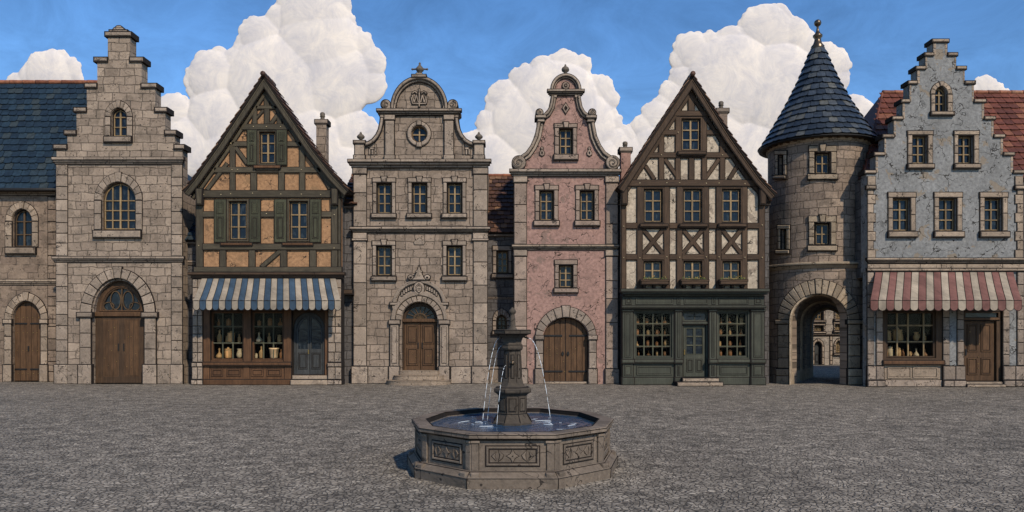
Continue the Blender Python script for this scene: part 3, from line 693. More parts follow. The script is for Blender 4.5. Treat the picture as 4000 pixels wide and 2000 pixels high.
def awning(c, xt0, xt1, yt, xb0, xb1, yb, drop, out, n, first, c1, c2):
    """striped canopy sloping out over the shop, with a scalloped valance"""
    k = MB(c); v = MB(c); Yt = c.Y-.06; Yb = c.Y-out; rx = (c.xr-2000)*c.Y/F
    def W(x, y, Y): return ((x-2000)*Y/F-rx, Y-c.Y, HC+(HY-y)*Y/F)
    m = 6
    for i in range(n):
        mat = (c1, c2)[i % 2]; vs = []; fs = []; tn = RN.random()
        for j in range(m+1):
            t = j/m
            for s_ in range(5):
                q = (i+s_/4)/n; X = (xt0+(xt1-xt0)*q); Xb = (xb0+(xb1-xb0)*q)
                P = Vector(W(X, yt, Yt)).lerp(Vector(W(Xb, yb, Yb)), t); sag = -.05*math.sin(math.pi*t)+.022*math.sin(math.pi*s_/4)*(.3+t)
                vs.append(P+Vector((0, -.0, sag)))
        for j in range(m):
            for s_ in range(4): a = j*5+s_; fs.append((a, a+5, a+6, a+1))
        nn = len(vs); vs += [p-Vector((0, -.004, .012)) for p in vs]; fs += [tuple(q+nn for q in reversed(f)) for f in fs]
        k.raw(vs, fs, mat, tn, True)
        if i:
            A = Vector(W(xt0+(xt1-xt0)*i/n, yt, Yt)); B = Vector(W(xb0+(xb1-xb0)*i/n, yb, Yb))
            k.tube([A.lerp(B, t/6)+Vector((0, -.006, .004-.05*math.sin(math.pi*t/6))) for t in range(7)], .011, 'ink', 4)
        # valance lobe
        a0 = xb0+(xb1-xb0)*i/n; a1 = xb0+(xb1-xb0)*(i+1)/n; cx = (a0+a1)/2; hw = (a1-a0)/2
        prof = [(a0, yb)]+[(cx-hw*math.cos(math.pi*u/8), yb+drop*.68+drop*.32*math.sin(math.pi*u/8)) for u in range(9)]+[(a1, yb)]
        def lobe(pf, mt, g):
            pr = inset(prof, g); n_ = len(pr); vs = [W(x, y, Yb-pf) for x, y in pr]+[W(x, y, Yb-pf+.012) for x, y in pr]
            v.raw(vs, [tuple(range(n_)), tuple(range(2*n_-1, n_-1, -1))]+[(q, q+n_, (q+1) % n_+n_, (q+1) % n_) for q in range(n_)], mt, tn)
        lobe(.0, 'ink', -1.2); lobe(.016, mat, 1.)
    ko = k.build('awning'); v.build('valance', ko)
    b = MB(c); A = Vector(W(xb0, yb, Yb)); B = Vector(W(xb1, yb, Yb)); b.tube([A+Vector((0, .03, -.02)), B+Vector((0, .03, -.02))], .018, 'iron')
    for X in (xb0+20, xb1-20):
        P = Vector(W(X, yb, Yb))+Vector((0, .03, -.02)); b.tube([P, Vector((P.x*.97, -.02, P.z-.05))], .014, 'iron')
    b.build('awning_frame', ko); return ko

# ================================================================== C  green half-timbered shop with the blue awning
def house_green():
    c = Ctx('half_timbered_shop', 29.5, 1045, 'ochre half-timbered shop with green beams, green shutters and a blue and white awning', 'shop'); YB = c.yb
    G, GF = 'timber_green', 'timber_green_flat'
    path = [(727, 752), (764, 707), (859, 573), (1039, 300), (1233, 588), (1312, 688), (1369, 748)]
    ro = gable_roof(c, path, G, 'tile_dark', GF)
    o = chimney(c, 1235, 1274, 468, 700, -1.5, 'stone_warm', parent=ro); 
    # openings
    def win(x0, y0, x1, y1, l, r, sill, sy0, sy1):
        w_ = window(c, x0, y0, x1, y1, 2, 3, None, None, frame='ink', bar='frame_tan', rec=.06, bw=5)
        f = MB(c); f.prism(rect(x0-7, y0-7, x1+7, y1+6), .05, -.02, G, .01, holes=[rect(x0, y0, x1, y1)]); f.build('window_frame', w_)
        s = MB(c); s.trim(rect(*sill), .16, -.02, 'shop_wood', .012); s.trim(rect(sill[0]+8, sill[3]+2, sill[2]-8, sill[3]+9), .1, -.02, G); s.build('sill', w_)
        for a, b in (l, r):
            s = MB(c); s.trim(rect(a, sy0, b, sy1), .1, .03, 'shutter_green', .012, 2.5)
            h = sy1-sy0; panel(s, a+8, sy0+10, b-8, sy0+h*.34, .1, 'shutter_green', 3, .012, False)
            for q in range(6): s.box(a+13, sy0+15+q*(h*.24/6), b-13, sy0+15+q*(h*.24/6)+3, .112, .09, 'shutter_green', .002)
            panel(s, a+8, sy0+h*.4, b-8, sy1-12, .1, 'shutter_green', 3, .012); s.build('shutter', w_)
    win(894, 786, 966, 938, (841, 885), (977, 1019), (868, 951, 988, 959), 781, 947)
    win(1130, 786, 1204, 938, (1075, 1120), (1213, 1255), (1108, 951, 1224, 959), 781, 947)
    win(1013, 515, 1077, 640, (969, 1004), (1083, 1122), (996, 650, 1098, 659), 510, 646)
    ip = [q for q in band(path, 10)[len(path):][::-1] if 770 < q[0] < 1329]; wl = [(768, 1085), (1331, 1085), (1331, 722)]+ip[::-1]+[(768, 722)]
    # timber frame
    b = MB(c); S_ = .07
    def H(x0, x1, y0, y1, p=S_): b.trim(rect(x0, y0, x1, y1), p, -.02, GF, .012, 2.6)
    def Vt(x0, x1, y0, y1, p=S_-.012): b.trim(rect(x0, y0, x1, y1), p, -.02, G, .012, 2.6)
    for x0, x1, y0, y1 in ((900, 919, 548, 746), (1171, 1191, 560, 746), (981, 1003, 676, 746), (1090, 1111, 660, 746), (1034, 1053, 352, 487), (988, 1004, 395, 487), (1084, 1101, 395, 487),
                           (768, 794, 771, 1045), (1296, 1319, 771, 1045), (860, 883, 976, 1045), (974, 997, 976, 1045), (1097, 1121, 976, 1045), (1211, 1235, 976, 1045), (1322, 1331, 771, 1045)):
        Vt(x0, x1, y0, y1)
    H(838, 1255, 655, 675); H(908, 969, 555, 573); H(1122, 1180, 555, 573); H(945, 1140, 487, 508, .085); H(1000, 1088, 415, 427)
    H(768, 1331, 746, 772, .1); H(794, 840, 828, 848); H(1019, 1075, 828, 848); H(1255, 1296, 828, 848); H(794, 1331, 954, 976, .085); H(762, 1336, 1045, 1063, .12)
    for a, q, w in (((921, 576), (967, 640), 13), ((1058, 487), (1086, 448), 13), ((1023, 1043), (1096, 980), 15), ((988, 480), (1030, 432), 8), ((810, 742), (888, 640), 13), ((1204, 600), (1290, 738), 12)):
        b.beam(a, q, w, .055, G)
    pegs(b, [(x, 759+RN.uniform(-3, 3)) for x in (800, 867, 905, 990, 1100, 1180, 1255, 1300)]+[(x, 497) for x in (993, 1044, 1099)]+[(x, 665) for x in (910, 932, 1180)]+[(x, 1054) for x in (790, 870, 985, 1035, 1108, 1222)]+[(905, 562), (1044, 836), (1308, 840), (780, 960), (1307, 970)], .11)
    b.build('timber_frame')
    for x in (786, 1311):
        b = MB(c); b.trim([(x-9, 800), (x+9, 800), (x+11, 742), (x-11, 742)], .24, -.02, G, .02); b.build('bracket')
    k = MB(c); course(k, 744, 1350, 1066, 1086, .24, 'timber_brown_flat', ((0, .45, 1.), (.45, 1., .6))); k.build('cornice')
    w_ = MB(c); w_.prism(wl, 0, -.3, 'plaster_ochre', 0, holes=c.holes); hs = c.holes; c.holes = []
    sidewalls(w_, 768, 1331, 740, 6.3, 'stone_grey'); w_.build('wall')
    # shop front
    W_ = 'shop_wood'
    kinds = ['bottle', 'jar', 'flask', 'canister', 'jug']
    win1 = shopwindow(c, 822, 1216, 950, 1408, (865, 905), (1275, 1340), 'frame_grey', W_)
    win2 = shopwindow(c, 982, 1216, 1107, 1408, (1025, 1064), (1275, 1340), 'frame_grey', W_)
    lay = {0: [('left', 844, 1272, 22, 'bottle', 'goods_brown'), ('left', 882, 1272, 26, 'jar', 'goods_brown'), ('right', 1002, 1272, 20, 'jar', 'goods_brown'), ('right', 1046, 1272, 28, 'canister', 'goods_brown'), ('right', 1086, 1272, 26, 'flask', 'goods_brown')],
           1: [('left', 846, 1337, 42, 'bottle', 'goods_tan'), ('left', 878, 1337, 24, 'canister', 'goods_tan'), ('left', 892, 1337, 40, 'jar', 'goods_tan'), ('left', 925, 1337, 28, 'bottle', 'goods_tan'),
               ('right', 1003, 1337, 34, 'flask', 'goods_pale'), ('right', 1042, 1337, 32, 'bottle', 'goods_tan'), ('right', 1083, 1337, 28, 'canister', 'goods_tan')],
           2: [('left', 845, 1400, 34, 'flask', 'goods_tan'), ('left', 880, 1400, 40, 'jar', 'goods_tan'), ('left', 895, 1400, 22, 'bottle', 'goods_brown'), ('left', 925, 1400, 34, 'jug', 'goods_pale'),
               ('right', 992, 1400, 18, 'canister', 'goods_pale'), ('right', 1012, 1400, 42, 'bottle', 'goods_tan'), ('right', 1061, 1400, 42, 'pot', 'goods_pale'), ('right', 1090, 1400, 30, 'bottle', 'goods_brown')]}
    rown = ['top', 'middle', 'bottom']; cn = {}
    for r, L in lay.items():
        for side, x, y, h, kd, mt in L:
            fr = (x-822)/128 if side == 'left' else (x-982)/125
            pos = 'left' if fr < .33 else 'middle' if fr < .67 else 'right'
            kk = (side, r, pos); cn[kk] = cn.get(kk, 0)+1
            lb = '%s %s, %s pane, %s row, %s window under the blue awning' % (MATN[mt], kd, pos, rown[r], side)
            if cn[kk] > 1: lb = 'smaller '+lb
            goods(c, kd, x, y, h*1.08, -.27-.05*RN.random(), mt, lb, 'vessels displayed under the blue awning')
    f = MB(c)
    for a, b_ in ((795, 821), (951, 981), (1108, 1138)): f.trim(rect(a, 1205, b_, 1414), .03, -.3, W_, .015, 2)
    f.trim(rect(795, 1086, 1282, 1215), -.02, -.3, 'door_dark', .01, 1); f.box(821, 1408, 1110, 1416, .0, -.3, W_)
    f.trim(rect(796, 1416, 1139, 1427), .14, -.02, W_, .02, 3)
    f.trim(rect(796, 1429, 1138, 1482), .02, -.3, W_, .01, 2)
    for a, b_ in ((826, 872), (885, 942), (982, 1030), (1042, 1100)): panel(f, a, 1441, b_, 1472, .02, W_, 4, .025)
    for a, b_ in ((795, 819), (951, 976), (1112, 1138)): f.trim(rect(a, 1429, b_, 1482), .045, -.02, W_, .012, 2)
    f.trim(rect(795, 1483, 1139, YB-1), .07, -.3, W_, .015, 3); f.build('shop_front')
    # arched door
    f = MB(c); op = archp(1153, 1256, 1235, 1290, 1466)
    f.trim(rect(1140, 1215, 1281, 1466), -.1, -.4, 'door_dark', .01, 0, holes=[archp(1142, 1267, 1219, 1285, 1464)])
    f.trim(rect(1268, 1215, 1282, 1466), -.02, -.4, 'shop_wood', .01, 1)
    f.prism(archp(1142, 1267, 1219, 1285, 1466), -.13, -.3, 'door_slate', .02, holes=[op]); fo = f.build('door_frame')
    d = MB(c)
    for a, b_, s_ in ((1153, 1204, 0), (1205, 1256, 1)):
        glass = [(a+8, 1366), (b_-6 if not s_ else b_-8, 1366), (b_-6 if not s_ else b_-8, 1240 if not s_ else 1262), (a+8 if not s_ else a+6, 1262 if not s_ else 1240)]
        glass = [(a+7, 1364), (b_-7, 1364)]+([(b_-7, 1245), (b_-22, 1250), (a+14, 1268), (a+7, 1285)] if not s_ else [(b_-7, 1285), (b_-14, 1268), (a+22, 1250), (a+7, 1245)])
        body = [(a, 1464), (b_, 1464)]+([(b_, 1236), (b_-22, 1240), (a+10, 1262), (a, 1288)] if not s_ else [(b_, 1288), (b_-10, 1262), (a+22, 1240), (a, 1236)])
        d.prism(body, -.16, -.22, 'door_slate', .01, holes=[glass]); d.box(a+6, 1284, b_-6, 1288, -.165, -.2, 'door_slate', .003)
        panel(d, a+7, 1378, b_-7, 1444, -.16, 'door_slate', 3, .018)
    dd = d.build('door'); g = MB(c); g.prism(op, -.2, -.207, 'pane', 0); g.build('pane', dd)
    h = MB(c); h.box(1199, 1366, 1203, 1384, -.13, -.2, 'brass', .004); h.build('handle', dd)
    st = MB(c); st.trim(rect(1139, 1484, 1281, YB-1), .16, -.5, 'trim_warm', .02, 2); st.build('step')
    st = MB(c); st.trim(rect(1141, 1467, 1280, 1482), .0, -.5, 'trim_warm', .02, 2); st.build('step')
    for a, b_ in ((753, 794), (1282, 1335)):
        p = MB(c); stones(p, a+2, b_-2, 1090, 1415, 36, .08, 'trim', -.4, split=.5); stones(p, a, b_, 1417, 1433, 16, .13, 'trim', -.4, split=.5)
        stones(p, a+1, b_-1, 1434, 1482, 50, .1, 'trim', -.4, split=.5); stones(p, a-1, b_+1, 1484, YB-1, 20, .15, 'trim', -.4, split=.5); p.build('pier')
    awning(c, 789, 1310, 1084, 754, 1332, 1175, 37, 1.15, 23, 0, 'cloth_cream', 'cloth_blue')
house_green()
def mir(pts, cx): return [(2*cx-x, y) for x, y in pts][::-1]
def scroll(mb, cx, cy, r, pf, mat, s=1, turns=1.6):
    """volute: a disc with a raised spiral"""
    mb.trim(ell(cx, cy, r), pf-.04, -.3, mat, .02, 3)
    pts = []
    for i in range(26):
        t = i/25; a = t*turns*2*math.pi; q = r*(.86-.72*t); pts.append((cx+s*q*math.cos(a+math.pi/2), cy-q*math.sin(a+math.pi/2)))
    mb.tube([mb.c.pt(x, y, pf-.03) for x, y in pts], .022, 'ink', 5)
    mb.tube([mb.c.pt(x, y+1.5, pf-.028) for x, y in pts], .02, mat, 5)

# ================================================================== D  stone house with the round pediment
def house_baroque():
    c = Ctx('stone_house', 30.2, 1640, 'broad symmetrical grey stone house with a rounded pediment, a round window and curved door steps', 'house'); YB = c.yb; CX = 1638.5
    T = 'trim'
    for a, b in ((1471, 1530), (1609, 1668), (1746, 1805)):
        window(c, a, 714, b, 835, 2, 3, (a-14, 697, b+14), (a-18, 837, b+17, 851), key=True, trim=T, frame='ink')
    for a, b in ((1470, 1530), (1745, 1806)):
        window(c, a, 960, b, 1078, 2, 3, (a-14, 943, b+13), (a-17, 1082, b+17, 1096), key=True, trim=T, frame='ink')
    # round window
    op = ell(1637, 524, 31, 32, 24); c.holes.append(op); m = MB(c); m.prism(op, -.12, -.2, 'frame_brown', .01, holes=[ell(1637, 524, 26, 27, 24)])
    m.box(1634.5, 497, 1639.5, 551, -.12, -.17, 'frame_tan', .004); m.box(1611, 521.5, 1663, 526.5, -.125, -.17, 'frame_tan', .004); w_ = m.build('window')
    m = MB(c); m.prism(ell(1637, 524, 29, 30, 24), -.18, -.19, 'pane', 0); m.build('pane', w_)
    m = MB(c); m.prism(ell(1637, 524, 49, 51, 28), .035, -.02, 'ink', 0, holes=[ell(1637, 524, 33, 34, 24)]); m.prism(ell(1637, 524, 46, 48, 28), .07, -.022, T, .03, holes=[ell(1637, 524, 32.5, 33.5, 24)])
    for x0, x1, y0, y1 in ((1628, 1647, 472, 490), (1628, 1647, 558, 575)): m.trim(rect(x0, y0, x1, y1), .1, -.02, T, .015, 2)
    m.build('window_surround', w_)
    # wall outline with the curved shoulders
    cur = [(1860, 560), (1849, 559), (1832, 551), (1816, 536), (1802, 515), (1794, 490), (1790, 456), (1800, 448), (1800, 436), (1742, 434)]
    ped = [(CX+106*math.cos(math.pi*i/24), 430-122*math.sin(math.pi*i/24)) for i in range(25)]
    wl = [(1380, YB+1), (1904, YB+1), (1904, 640), (1890, 630), (1890, 560)]+cur+ped[1:-1]+mir(cur, CX)+[(2*CX-1890, 560), (2*CX-1890, 630), (1380, 640)]
    # doorway
    DA = archp(1569, 1708, 1180, 1250, YB); c.holes.append(DA); f = MB(c)
    f.prism(inset(DA, 1), -.2, -.5, 'door_dark', .02, holes=[archp(1583, 1694, 1196, 1243, 1244), rect(1576, 1258, 1701, 1450)])
    f.box(1570, 1246, 1707, 1258, -.12, -.3, 'door_wood', .015); fo = f.build('door_frame')
    p = MB(c); p.prism(archp(1580, 1697, 1192, 1244, 1246), -.27, -.29, 'pane', 0); p.build('fanlight_pane', fo)
    p = MB(c); fan(p, 1638.5, 1244, 54, 46, 8, -.22, 'frame_brown', 3); p.prism(archp(1612, 1665, 1222, 1243, 1245), -.215, -.25, 'frame_brown', .003, holes=[archp(1617, 1660, 1227, 1242, 1243)]); p.build('fanlight_tracery', fo)
    d = MB(c)
    for a, b in ((1576, 1638), (1639.5, 1701)):
        d.box(a, 1259, b, 1447, -.24, -.3, 'door_wood', .012); panel(d, a+8, 1270, b-8, 1345, -.24, 'door_wood', 4, .03); panel(d, a+8, 1360, b-8, 1430, -.24, 'door_wood', 4, .03)
        studs(d, [(a+RN.uniform(10, 50), RN.uniform(1270, 1430)) for _ in range(5)], -.2, 'brass', 1.3)
    dd = d.build('door')
    for x in (1631, 1647): h = MB(c); h.box(x-2, 1338, x+2, 1362, -.2, -.25, 'iron', .004); h.build('handle', dd)
    s = MB(c); voussoirs(s, CX, 1250, 71, 71.5, 92, 92, 13, .1, T, 0); voussoirs(s, CX, 1250, 95, 95, 110, 112, 1, .13, T, 0, sub=24)
    for q in (-1, 1):
        X = CX+q*97; s.trim(rect(X-21, 1252, X+21, 1266), .14, -.02, T, .02, 3); s.trim(rect(X-16, 1268, X+16, 1430), .1, -.02, T, .02, 3)
        s.trim(rect(X-9, 1278, X+9, 1418), .13, -.02, T, .015, 1.5); s.trim(rect(X-20, 1432, X+20, YB-1), .16, -.02, T, .02, 3)
        X = CX+q*98; s.trim(rect(X-15, 1183, X+15, 1192), .15, -.02, T, .02, 3); s.trim([(X-9, 1193), (X+9, 1193), (X+5, 1210), (X-5, 1210)], .12, -.02, T, .02, 2)
    oc = [(CX+96*math.cos(math.pi*i/24), 1185-86*math.sin(math.pi*i/24)) for i in range(25)]; ic = [(CX+96*math.cos(math.pi*i/24), 1235-82*math.sin(math.pi*i/24)) for i in range(25)]
    for i in range(24): s.prism([oc[i], oc[i+1], ic[i+1], ic[i]], .05, -.02, T, 0, tone=.5)
    voussoirs(s, CX, 1185, 90, 79, 103, 92, 1, .11, T, 0, sub=24, ink=3); voussoirs(s, CX, 1185, 84, 73, 88, 77, 1, .07, 'ink', 0, sub=24)
    so_ = s.build('door_surround', dd)
    s = MB(c); s.trim(ell(1638, 1127, 21, 25), .14, -.02, T, .02, 3); s.trim([(1628, 1120), (1638, 1110), (1648, 1120), (1647, 1136), (1638, 1144), (1629, 1136)], .17, -.02, T, .01, 2.5)
    s.beam((1632, 1128), (1645, 1128), 3, .18, 'ink', .1, 0); s.beam((1632, 1134), (1645, 1134), 3, .18, 'ink', .1, 0); s.beam((1638, 1113), (1633, 1122), 3, .18, 'ink', .1, 0); s.beam((1638, 1113), (1644, 1122), 3, .18, 'ink', .1, 0)
    for q in (-1, 1):   # carved bands either side of the shield
        for i, (dx, dy) in enumerate(((32, 1127), (41, 1130), (50, 1135), (59, 1141), (67, 1149))):
            s.trim(rect(1638+q*dx-3.2, dy-7, 1638+q*dx+3.2, dy+7), .1, 0, T, .008, 2)
    s.build('carved_crest', dd)
    s = MB(c)   # carved finial over the door
    s.trim([(1612, 1094), (1663, 1094), (1655, 1084), (1648, 1068), (1642, 1050), (1638, 1040), (1634, 1050), (1628, 1068), (1621, 1084)], .16, -.02, T, .02, 3)
    for q in (-1, 1): s.trim(ell(1638+q*32, 1084, 11, 9, 14), .14, -.02, T, .02, 3); s.prism(ell(1638+q*32, 1085, 5, 4, 10), .15, .1, 'ink', 0); s.trim(ell(1638+q*9, 1062, 4, 4, 8), .17, 0, T, .01, 1.5)
    s.trim(ell(1638, 1074, 5, 6, 8), .18, 0, T, .01, 2); s.build('carved_finial', dd)
    for i, (hw, y0, y1, out) in enumerate(((82, 1447, 1463, .42), (101, 1464, 1481, .75), (130, 1482, YB-.5, 1.1))):
        st = MB(c); Q = c.pt(CX, y1, 0); top = c.pt(CX, y0, 0)[2]; W = hw/c.k*(1-out/30); n = 20; vs = []
        pl = [(W*1.0*math.sin(a)*1., -out*(math.cos(a))**.6 if math.cos(a) > 0 else 0) for a in [(-math.pi/2+math.pi*j/n) for j in range(n+1)]]
        pl = [(-W, .3)]+[(x, min(y, 0)) for x, y in pl]+[(W, .3)]; z0 = max(Q[2], .0) if i < 2 else 0
        for dz, g_ in ((z0, 0), (top-.03, 0), (top-.02, -.03), (top, -.03), ):
            e = .985 if dz < top-.025 else 1; vs += [(Q[0]+x*e, y*e, dz) for x, y in pl]
        m_ = len(pl); fs = [tuple(range(3*m_, 4*m_))]
        for r_ in range(3): fs += [(r_*m_+j, r_*m_+j+1, (r_+1)*m_+j+1, (r_+1)*m_+j) for j in range(m_-1)]
        st.raw(vs, fs, 'trim_warm'); st.build('step')
    # courses, pilasters
    k = MB(c); course(k, 1363, 1918, 627, 656, .26, T, ((0, .36, 1.), (.36, .68, .72), (.68, 1., .4))); k.build('cornice')
    k = MB(c); course(k, 1369, 1914, 889, 908, .2, T); k.build('string_course')
    for a, b in ((1382, 1431), (1850, 1903)):
        k = MB(c); k.trim(rect(a-2, 658, b+2, 680), .09, -.02, T); stones(k, a, b, 683, 887, 74, .06, T); k.trim(rect(a-2, 911, b+2, 937), .09, -.02, T)
        k.trim(rect(a-5, 934, b+5, 940), .12, -.02, T, .008, 2); stones(k, a, b, 942, 1430, 82, .06, T); k.trim(rect(a-6, 1432, b+6, YB-1), .14, -.02, T); k.build('pilaster')
    for a, b in ((1433, 1517), (1762, 1846)): k = MB(c); k.trim(rect(a, 1433, b, YB-1), .08, -.02, T, .02, 3); k.build('plinth')
    # gable stage
    for q in (0, 1):
        k = MB(c); f_ = (lambda a, b: (a, b)) if not q else (lambda a, b: (2*CX-b, 2*CX-a))
        for x0, x1, y0, y1, pf in ((1388, 1424, 564, 608, .12), (1384, 1428, 553, 563, .18), (1385, 1427, 610, 626, .17)):
            a, b = f_(x0, x1); k.trim(rect(a, y0, b, y1), pf, -.45, T, .02, 3)
        po = k.build('pedestal'); u = MB(c); a, b = f_(1394, 1420); finial_ball(u, (a+b)/2, 553, 41, -.12, 'finial_stone'); u.build('urn', po)
        k = MB(c); a, b = f_(1506, 1540); k.trim(rect(a, 474, b, 608), .1, -.02, T, .02, 3); k.trim(rect(a-3, 452, b+3, 470), .13, -.02, T, .02, 2.5); k.trim(rect(a-3, 609, b+3, 626), .14, -.02, T, .02, 2.5)
        a, b = f_(1486, 1504); k.trim(rect(a, 452, b, 470), .1, -.02, T, .02, 2); k.build('pilaster')
        k = MB(c); L = [(1426, 560), (1440, 556), (1456, 546), (1470, 529), (1480, 508), (1486, 480), (1488, 462)]; L = L if not q else mir(L, CX)
        k.trim(band(L, 11), .13, -.45, T, .03, 3); k.build('gable_coping')
        k = MB(c)
        for x0, x1, y0, y1 in ((1441, 1460, 577, 584), (1441, 1447, 577, 604), (1452, 1458, 586, 604), (1466, 1470, 565, 604)):
            a, b = f_(x0, x1); k.trim(rect(a, y0, b, y1), .04, 0, T, .008, 2)
        k.build('carved_relief')
        k = MB(c); scroll(k, 1508 if not q else 2*CX-1508, 411, 18, .16, T, 1 if not q else -1); k.build('volute')
    k = MB(c); course(k, 1474, 1803, 430, 451, .22, T, ((0, .42, 1.), (.42, .75, .7), (.75, 1., .45))); k.build('cornice')
    k = MB(c); arc = lambda a, b: [(CX+a*math.cos(math.pi*i/28), 429-b*math.sin(math.pi*i/28)) for i in range(29)]
    for a, b, a2, b2, p in ((110, 126, 101, 117, .17), (100, 116, 92, 108, .1)): k.trim(arc(a, b)+arc(a2, b2)[::-1], p, -.45, T, .02, 3)
    k.build('gable_coping')
    k = MB(c)
    for q in (-1, 1): k.trim([(CX+q*92, 429), (CX+q*131, 429), (CX+q*125, 420), (CX+q*111, 414), (CX+q*104, 404), (CX+q*96, 410)], .14, -.4, T, .02, 2)
    k.build('volute_foot')
    k = MB(c); k.trim(rect(1611, 297, 1665, 307), .2, -.5, T, .02, 3); k.trim(rect(1619, 308, 1657, 318), .12, -.4, T, .02, 2); k.trim([(1622, 297), (1654, 297), (1648, 288), (1628, 288)], .12, -.4, T, .02, 2)
    q = c.pt(1638, 290, -.15); u = 1/c.k
    k.lathe(q, [(12*u, 0), (6*u, 5*u), (5*u, 9*u), (14*u, 17*u), (17*u, 24*u), (12*u, 32*u), (6*u, 38*u), (3.5*u, 44*u), (5*u, 47*u), (1*u, 52*u)], 10, 'finial_stone')
    for s_ in (-1, 1):
        k.tube([(q[0], q[1], q[2]+26*u), (q[0]+s_*16*u, q[1], q[2]+25*u), (q[0]+s_*27*u, q[1], q[2]+24*u)], [7*u, 3.6*u, 3*u], 'finial_stone', 8)
        k.lathe((q[0]+s_*29*u, q[1], q[2]+20*u), [(1*u, 0), (4.5*u, 3*u), (4.5*u, 6*u), (1*u, 9*u)], 8, 'finial_stone')
    k.build('finial')
    k = MB(c); k.trim([(1620, 956), (1656, 956), (1660, 944), (1650, 941), (1646, 933), (1637, 930), (1630, 938), (1622, 940), (1616, 946)], .035, 0, T, .01, 1.5); k.build('carved_relief')
    # monogram of bars under a small crown
    k = MB(c)
    for a, b in (((1610, 372), (1618, 402)), ((1618, 402), (1627, 372)), ((1627, 372), (1634, 402)), ((1643, 402), (1650, 372)), ((1650, 372), (1658, 402)), ((1658, 402), (1664, 376)), ((1638, 362), (1638, 418)), ((1612, 406), (1664, 406)), ((1606, 380), (1612, 406)), ((1669, 378), (1664, 406)), ((1611, 366), (1620, 358)), ((1620, 358), (1630, 366)), ((1646, 366), (1656, 358)), ((1656, 358), (1667, 368)), ((1638, 349), (1638, 362))):
        k.beam(a, b, 4.2, .06, T, 0, 2.4)
    k.build('carved_crest')
    w_ = MB(c); w_.prism(wl, 0, -.5, 'stone_warm', 0, holes=c.holes); sidewalls(w_, 1380, 1904, 640, 8, 'stone_warm'); w_.build('wall')
    r = MB(c); r.prism([(1395, 660), (1890, 660), (1700, 475), (1577, 475)], -.52, -8, 'tile_dark', 0); r.build('roof')
house_baroque()

